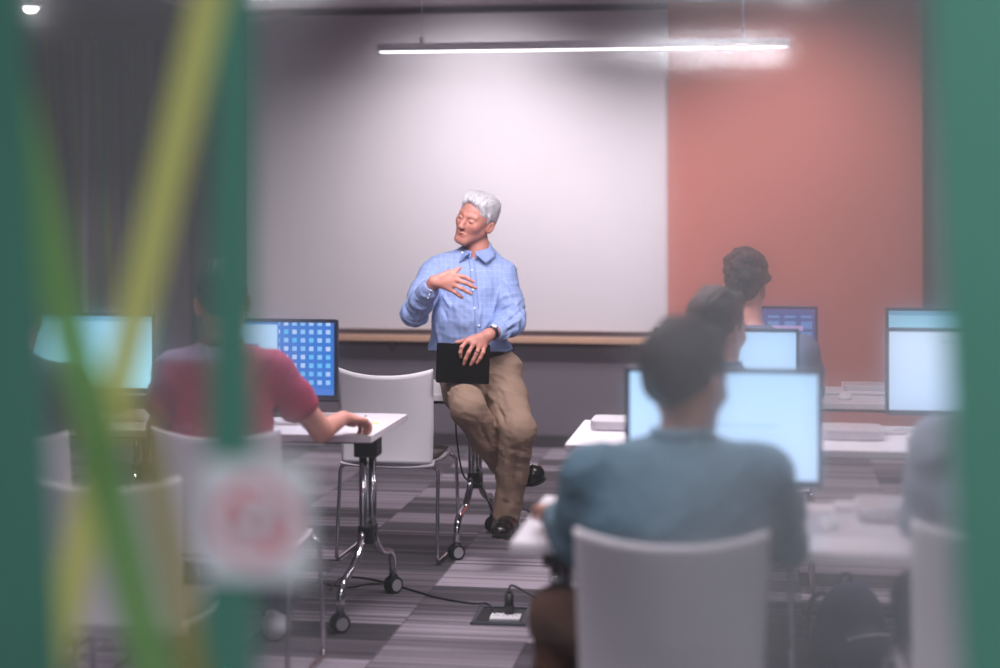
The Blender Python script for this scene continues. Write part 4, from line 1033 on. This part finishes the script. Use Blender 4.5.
strip([(128, 400), (152, 400), (218, 700), (190, 700)], OLIVE, 'thin olive film strip between the leaf-green strip and the teal strip', 3)
# the no-smoking sign
x0, z0 = glass_pt(206, 459); x1, z1 = glass_pt(312, 580); cx, cz = (x0+x1)/2, (z0+z1)/2; sw, shh = x1-x0, z0-z1
sg = thing('no_smoking_sign', 'square white no-smoking sign with a red ring, stuck on the glass', 'sign', (cx, YP-.0085, cz), 0)
WS = mat('white_sign_vinyl', (214, 216, 224), .5); RD = mat('red_sign_ink', (208, 84, 106), .5); BKI = mat('black_sign_ink', (30, 28, 32), .5)
bm = BM(); rbox(bm, (0, 0, 0), (sw, shh, .002), .006); bmesh.ops.rotate(bm, verts=bm.verts, matrix=Matrix.Rotation(math.pi/2, 3, 'X')); obj('plate', bm, WS, sg)
def ringm(bm, r0, r1, y, n=48):
    L_ = [[bm.verts.new((r*math.sin(2*math.pi*i/n), yy, r*math.cos(2*math.pi*i/n))) for i in range(n)] for r, yy in ((r0, y), (r1, y), (r1, y+.0006), (r0, y+.0006))]
    for a in range(4):
        for i in range(n): bm.faces.new((L_[a][i], L_[a][(i+1) % n], L_[(a+1) % 4][(i+1) % n], L_[(a+1) % 4][i]))
bm = BM(); ringm(bm, .033, .043, -.0022); box(bm, (0, -.0022, 0), (.068, .0006, .009), R=Matrix.Rotation(math.radians(45), 3, 'Y')); bmesh.ops.recalc_face_normals(bm, faces=bm.faces); obj('prohibition_ring', bm, RD, sg)
bm = BM(); box(bm, (-.003, -.0014, -.005), (.040, .0005, .008)); box(bm, (.022, -.0014, -.005), (.005, .0005, .008)); tube(bm, smooth_path([(.022, -.0014, .003), (.016, -.0014, .010), (.024, -.0014, .016), (.018, -.0014, .023)], 5), .0012, 6); obj('cigarette', bm, BKI, sg)

# corridor on the near side: an unseen lamp is added to light the film from the front
bm = BM(); box(bm, (0, -.3, H+.05), (5, 3.9, .1)); st('ceiling', bm, CEILM)
r = thing('added_film_lamp', 'square lamp added in the corridor to light the film, outside the picture', 'lamp', (.5, .25, H), 0)
bm = BM(); box(bm, (0, 0, -.01), (.62, .62, .02)); obj('frame', bm, ALU, r)
bm = BM(); box(bm, (0, 0, -.022), (.56, .56, .006)); obj('diffuser', bm, LEDM, r)
l = bpy.data.lights.new('film_fill_light', 'AREA'); l.size = .55; l.energy = 54; l.color = (.93, .98, 1); o = link(bpy.data.objects.new('film_fill_light', l), r); o.location = (0, 0, -.03)
# ================================================================ seated students, seen from behind
def cloth(name, rgb, sc=9):
    return mat(name, rgb, .88, var=.05, scale=sc, bump=.2, bscale=700, attr='tone')
def student(label, px, D, shirt, hair='short', ztop=1.33, yaw=0.0, pitch=.1, hx=0.0, hy=.06, shw=.18, shz=None, lean=.05, legs=((-.13, .42), (.13, .42)),
            elbows=((-.25, .16, .80), (.25, .16, .80)), wrists=((-.17, .42, .775), (.17, .42, .775)), skin=None, trousers=None, hs=1.0, short_sleeve=False, vox=.006, yoke=None, wide=1.0, gdir=None, hairm=None, roll=0.0, curl=.55):
    p = FL(px, D); r = thing('person', label, 'person', (p.x, p.y, 0), TH); skin = skin or SKIN
    shz = ztop-.325 if shz is None else shz; HT = np.array((hx, hy+lean, ztop-.135)); HR = roty(roll) @ rotz(math.pi-yaw) @ rotx(pitch)
    sh = [np.array((s*shw, lean, shz-.035)) for s in (-1, 1)]; hips = [np.array((s*.10, .0, .56)) for s in (-1, 1)]
    kn = [np.array((x, y, .53)) for x, y in legs]; an = [np.array((x*1.02, y+.02, .09)) for x, y in legs]
    el = [np.array(e, float) for e in elbows]; wr = [np.array(w, float) for w in wrists]
    B = SDF(); head_prims(B, HR, HT, sc=hs)
    nb = np.array((hx*.35, lean+.005, shz+.02)); B.chain([HT+np.array((0, -.02, -.05)), HT+np.array((0, -.015, -.11)), nb], [.052, .054, .062], .03)
    B.cone(sh[0], sh[1], .050, .050, .05); B.cone(nb, sh[0], .05, .04, .04); B.cone(nb, sh[1], .05, .04, .04); B.ell((0, lean*.8, shz-.14), (shw*.86*wide, .10, .17), .04); B.ell((0, lean*.4, .78), (.135*wide, .10, .15), .04); B.ell((0, .02, .57), (.155, .12, .09), .04)
    for i in (0, 1):
        B.chain([sh[i], el[i], wr[i]], [.050, .040, .027], .02); B.chain([hips[i], kn[i], an[i]], [.080, .052, .036], .02)
        B.cone(an[i]+np.array((0, -.03, -.045)), an[i]+np.array((0, .15, -.055)), .032, .026, .02)
        d = wr[i]-el[i]; d = np.array((d[0], d[1], 0)) if gdir is None or gdir[i] is None else np.array(gdir[i], float)
        auto_hand(B, wr[i], d, (0, 0, 1), (-1 if i else 1), curl)
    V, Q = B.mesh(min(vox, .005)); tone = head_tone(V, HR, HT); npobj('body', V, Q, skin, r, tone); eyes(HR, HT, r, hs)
    Hh = SDF(); hair_prims(Hh, HR, HT, hair, hs); V, Q = Hh.mesh(.004); V = strands(V, normals(V, Q), HR, HT, .005 if hair == 'curly' else .003, 120, hair != 'curly'); npobj('hair', V, Q, hairm or DARKHAIR, r)
    S_ = SDF()
    S_.cone(sh[0], sh[1], .062, .062, .05); S_.cone(nb, sh[0], .058, .052, .05); S_.cone(nb, sh[1], .058, .052, .05); S_.ell((0, lean*.8-.005, shz-.13), ((shw+.015)*wide, .128, .18), .05); S_.ell((0, lean*.4-.01, .78), (.165*wide, .13, .18), .06); S_.ell((0, .01, .60), (.18*wide, .14, .11), .05)
    S_.cone(nb, nb+np.array((0, .0, .045)), .072, .064, .03)
    for i in (0, 1):
        m = (sh[i]+el[i])/2; u = (wr[i]-el[i]); u /= np.linalg.norm(u)
        if short_sleeve:
            e = sh[i]*.35+el[i]*.65; S_.chain([sh[i], m, e], [.068, .064, .060], .03); u = (el[i]-sh[i]); u /= np.linalg.norm(u); S_.cyl(e, e+u*.12, .075); S_.cyl(e-u*.02, e+u*.01, .048)
        else:
            S_.chain([sh[i], m, el[i]], [.068, .062, .055], .03); w = wr[i]-u*.02; S_.chain([el[i], (el[i]+w)/2, w], [.055, .046, .037], .02); S_.cyl(w-u*.0, w+u*.08, .05)
    q = HT+np.array((0, -.01, -.10)); S_.cyl(nb+np.array((0, 0, .040)), nb+np.array((0, 0, .15)), .075)
    V, Q = S_.mesh(vox); N = normals(V, Q)
    V += N*(crumple(np.stack([V[:, 0]*9+V[:, 2]*4, V[:, 1]*6, V[:, 2]*11-V[:, 0]*4], 1), 51, .0050))[:, None]; V = relax(V, Q, 1, .5)
    tn = np.ones((len(V), 3))
    if yoke is not None:
        w = 1/(1+np.exp(-(V[:, 2]-(shz+.012))/.006))*(V[:, 0] < .03); tn = tn*(1-w[:, None])+np.array(yoke)*w[:, None]
    sh_o = npobj('t_shirt' if short_sleeve else 'shirt', V, Q, shirt, r, tn)
    bm = BM(); rows = []
    for k in range(33):
        a = 2*math.pi*k/32; rows.append([bm.verts.new((nb[0]+.071*math.cos(a)*(1+.0*j), nb[1]+.066*math.sin(a), nb[2]+.062-.03*(j/2)+(.004 if math.sin(a) < 0 else -.010))) for j in range(3)])
        for j, v_ in enumerate(rows[-1]): v_.co.x += (v_.co.x-nb[0])*.12*j/2; v_.co.y += (v_.co.y-nb[1])*.12*j/2
    for i in range(32):
        for j in range(2): bm.faces.new((rows[i][j], rows[i+1][j], rows[i+1][j+1], rows[i][j+1]))
    obj('collar', bm, shirt, sh_o, True, solid=.004)
    cm = sh_o.children[0].data if sh_o.children else None
    me = bpy.data.objects[sh_o.children[0].name].data if sh_o.children else None
    if me:
        a = me.attributes.new('tone', 'FLOAT_COLOR', 'POINT'); a.data.foreach_set('color', np.ones(len(me.vertices)*4, np.float32))
    T = SDF(); T.ell((0, .02, .555), (.185, .145, .095), .04)
    for i in (0, 1): T.chain([hips[i], kn[i], an[i]+np.array((0, 0, .02))], [.097, .072, .056], .03); T.cyl(an[i]+np.array((0, 0, -.03)), an[i]+np.array((0, 0, -.14)), .1); T.cyl(an[i]+np.array((0, 0, .0)), an[i]+np.array((0, 0, -.05)), .045)
    T.box((0, .02, .72), (.3, .3, .06), .01, '-')
    V, Q = T.mesh(.007); N = normals(V, Q); V += N*crumple(V*np.array((8, 9, 16.)), 61, .005)[:, None]; npobj('trousers', V, Q, trousers, r)
    for i in (0, 1):
        K = SDF(); K.chain([an[i]+np.array((0, -.04, -.05)), an[i]+np.array((0, .05, -.045)), an[i]+np.array((0, .18, -.058))], [.040, .042, .034], .02); K.cone(an[i]+np.array((0, -.02, -.03)), an[i]+np.array((0, -.02, .01)), .043, .042, .02)
        K.box((an[i][0], an[i][1], -.1), (.2, .4, .101), .003, '-'); V, Q = K.mesh(.005); npobj('shoe', V, Q, MT['shoe_w'], r)
    return r
MT['shoe_w'] = mat('pale_grey_trainer', (190, 188, 194), .5)
JEAN = mat('dark_blue_denim', (38, 46, 78), .85, bump=.2, bscale=500)
BROWN = mat('brown_trousers', (92, 62, 50), .85, var=.1, bump=.2, bscale=500)
GREYT = mat('charcoal_trousers', (52, 50, 56), .85)
lecturer()
student('person in a grey-blue shirt and brown trousers, seen from behind on the nearest white chair', 680, 4.02, cloth('grey_blue_cotton', (84, 112, 128)), 'short', 1.302, yaw=.70, pitch=.18, hx=.022, hy=.03, hs=1.14,
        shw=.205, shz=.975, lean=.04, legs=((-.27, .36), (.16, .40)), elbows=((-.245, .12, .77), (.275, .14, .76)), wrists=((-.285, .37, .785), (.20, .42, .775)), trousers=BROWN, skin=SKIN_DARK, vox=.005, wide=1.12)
student('person in a red t-shirt behind the upright teal strip, arm stretched to a mouse', 220, 5.78, cloth('crimson_jersey', (150, 28, 62)), 'short', 1.385, yaw=-.1, pitch=.2, hx=-.012, hy=.08, hs=1.08,
        shw=.165, shz=1.045, lean=.06, elbows=((-.24, .16, .80), (.325, .20, .79)), wrists=((-.16, .42, .775), (.375, .46, .800)), gdir=(None, (.09, .09, -.03)), trousers=JEAN, short_sleeve=True, vox=.006, curl=1.05, yoke=(1.6, 34., 12.), roll=-.08)
student('dark-haired person in the middle row whose head rises behind the nearest sitter', 722, 5.68, cloth('slate_cotton', (70, 80, 104)), 'short', 1.298, yaw=.75, pitch=.15, hx=.0, shw=.17, hs=1.08, trousers=GREYT, vox=.007)
student('curly-haired person in a blue-grey top sitting by the orange wall', 758, 7.0, cloth('blue_grey_knit', (92, 96, 122)), 'curly', 1.370, yaw=.35, pitch=.05, hx=-.035, shw=.19, shz=1.00, trousers=JEAN, vox=.007, wide=1.1)
student('person in a pale grey top at the right, mostly behind the teal band', 1018, 4.13, cloth('pale_grey_cotton', (140, 148, 162)), 'short', 1.33, yaw=.1, pitch=.15, shw=.175, shz=1.03, elbows=((-.20, .13, .80), (.25, .16, .80)), wrists=((-.10, .38, .775), (.17, .42, .775)), trousers=JEAN, vox=.007)
student('person in a dark top at the left, mostly behind the teal band', 8, 5.72, cloth('dark_cotton', (52, 50, 60)), 'short', 1.33, yaw=.0, pitch=.15, shw=.18, elbows=((-.25, .16, .80), (.24, .14, .80)), wrists=((-.17, .42, .775), (.18, .42, .775)), short_sleeve=True, trousers=JEAN, vox=.007)

# ================================================================ camera, world, exposure
cam = bpy.data.cameras.new('camera'); co = link(bpy.data.objects.new('camera', cam)); co.location = (0, 0, CAMZ); co.rotation_euler = (math.pi/2, 0, TH)
cam.sensor_width = 36; cam.lens = F*36/1000; cam.shift_y = -.134
cam.dof.use_dof = True; cam.dof.focus_distance = D0-.15; cam.dof.aperture_fstop = cam.lens/54.0
cam.clip_start = .05
sc = bpy.context.scene; sc.camera = co
w = bpy.data.worlds.new('world'); sc.world = w; w.use_nodes = True; w.node_tree.nodes['Background'].inputs[0].default_value = (.50, .52, .56, 1); w.node_tree.nodes['Background'].inputs[1].default_value = .5
sc.view_settings.view_transform = 'Standard'; sc.view_settings.look = 'None'; sc.view_settings.gamma = 1; sc.view_settings.exposure = 0.06; sc.view_settings.use_curve_mapping = False
sc.cycles.use_denoising = True
sc.cycles.max_bounces = 12; sc.cycles.transparent_max_bounces = 24; sc.cycles.transmission_bounces = 12
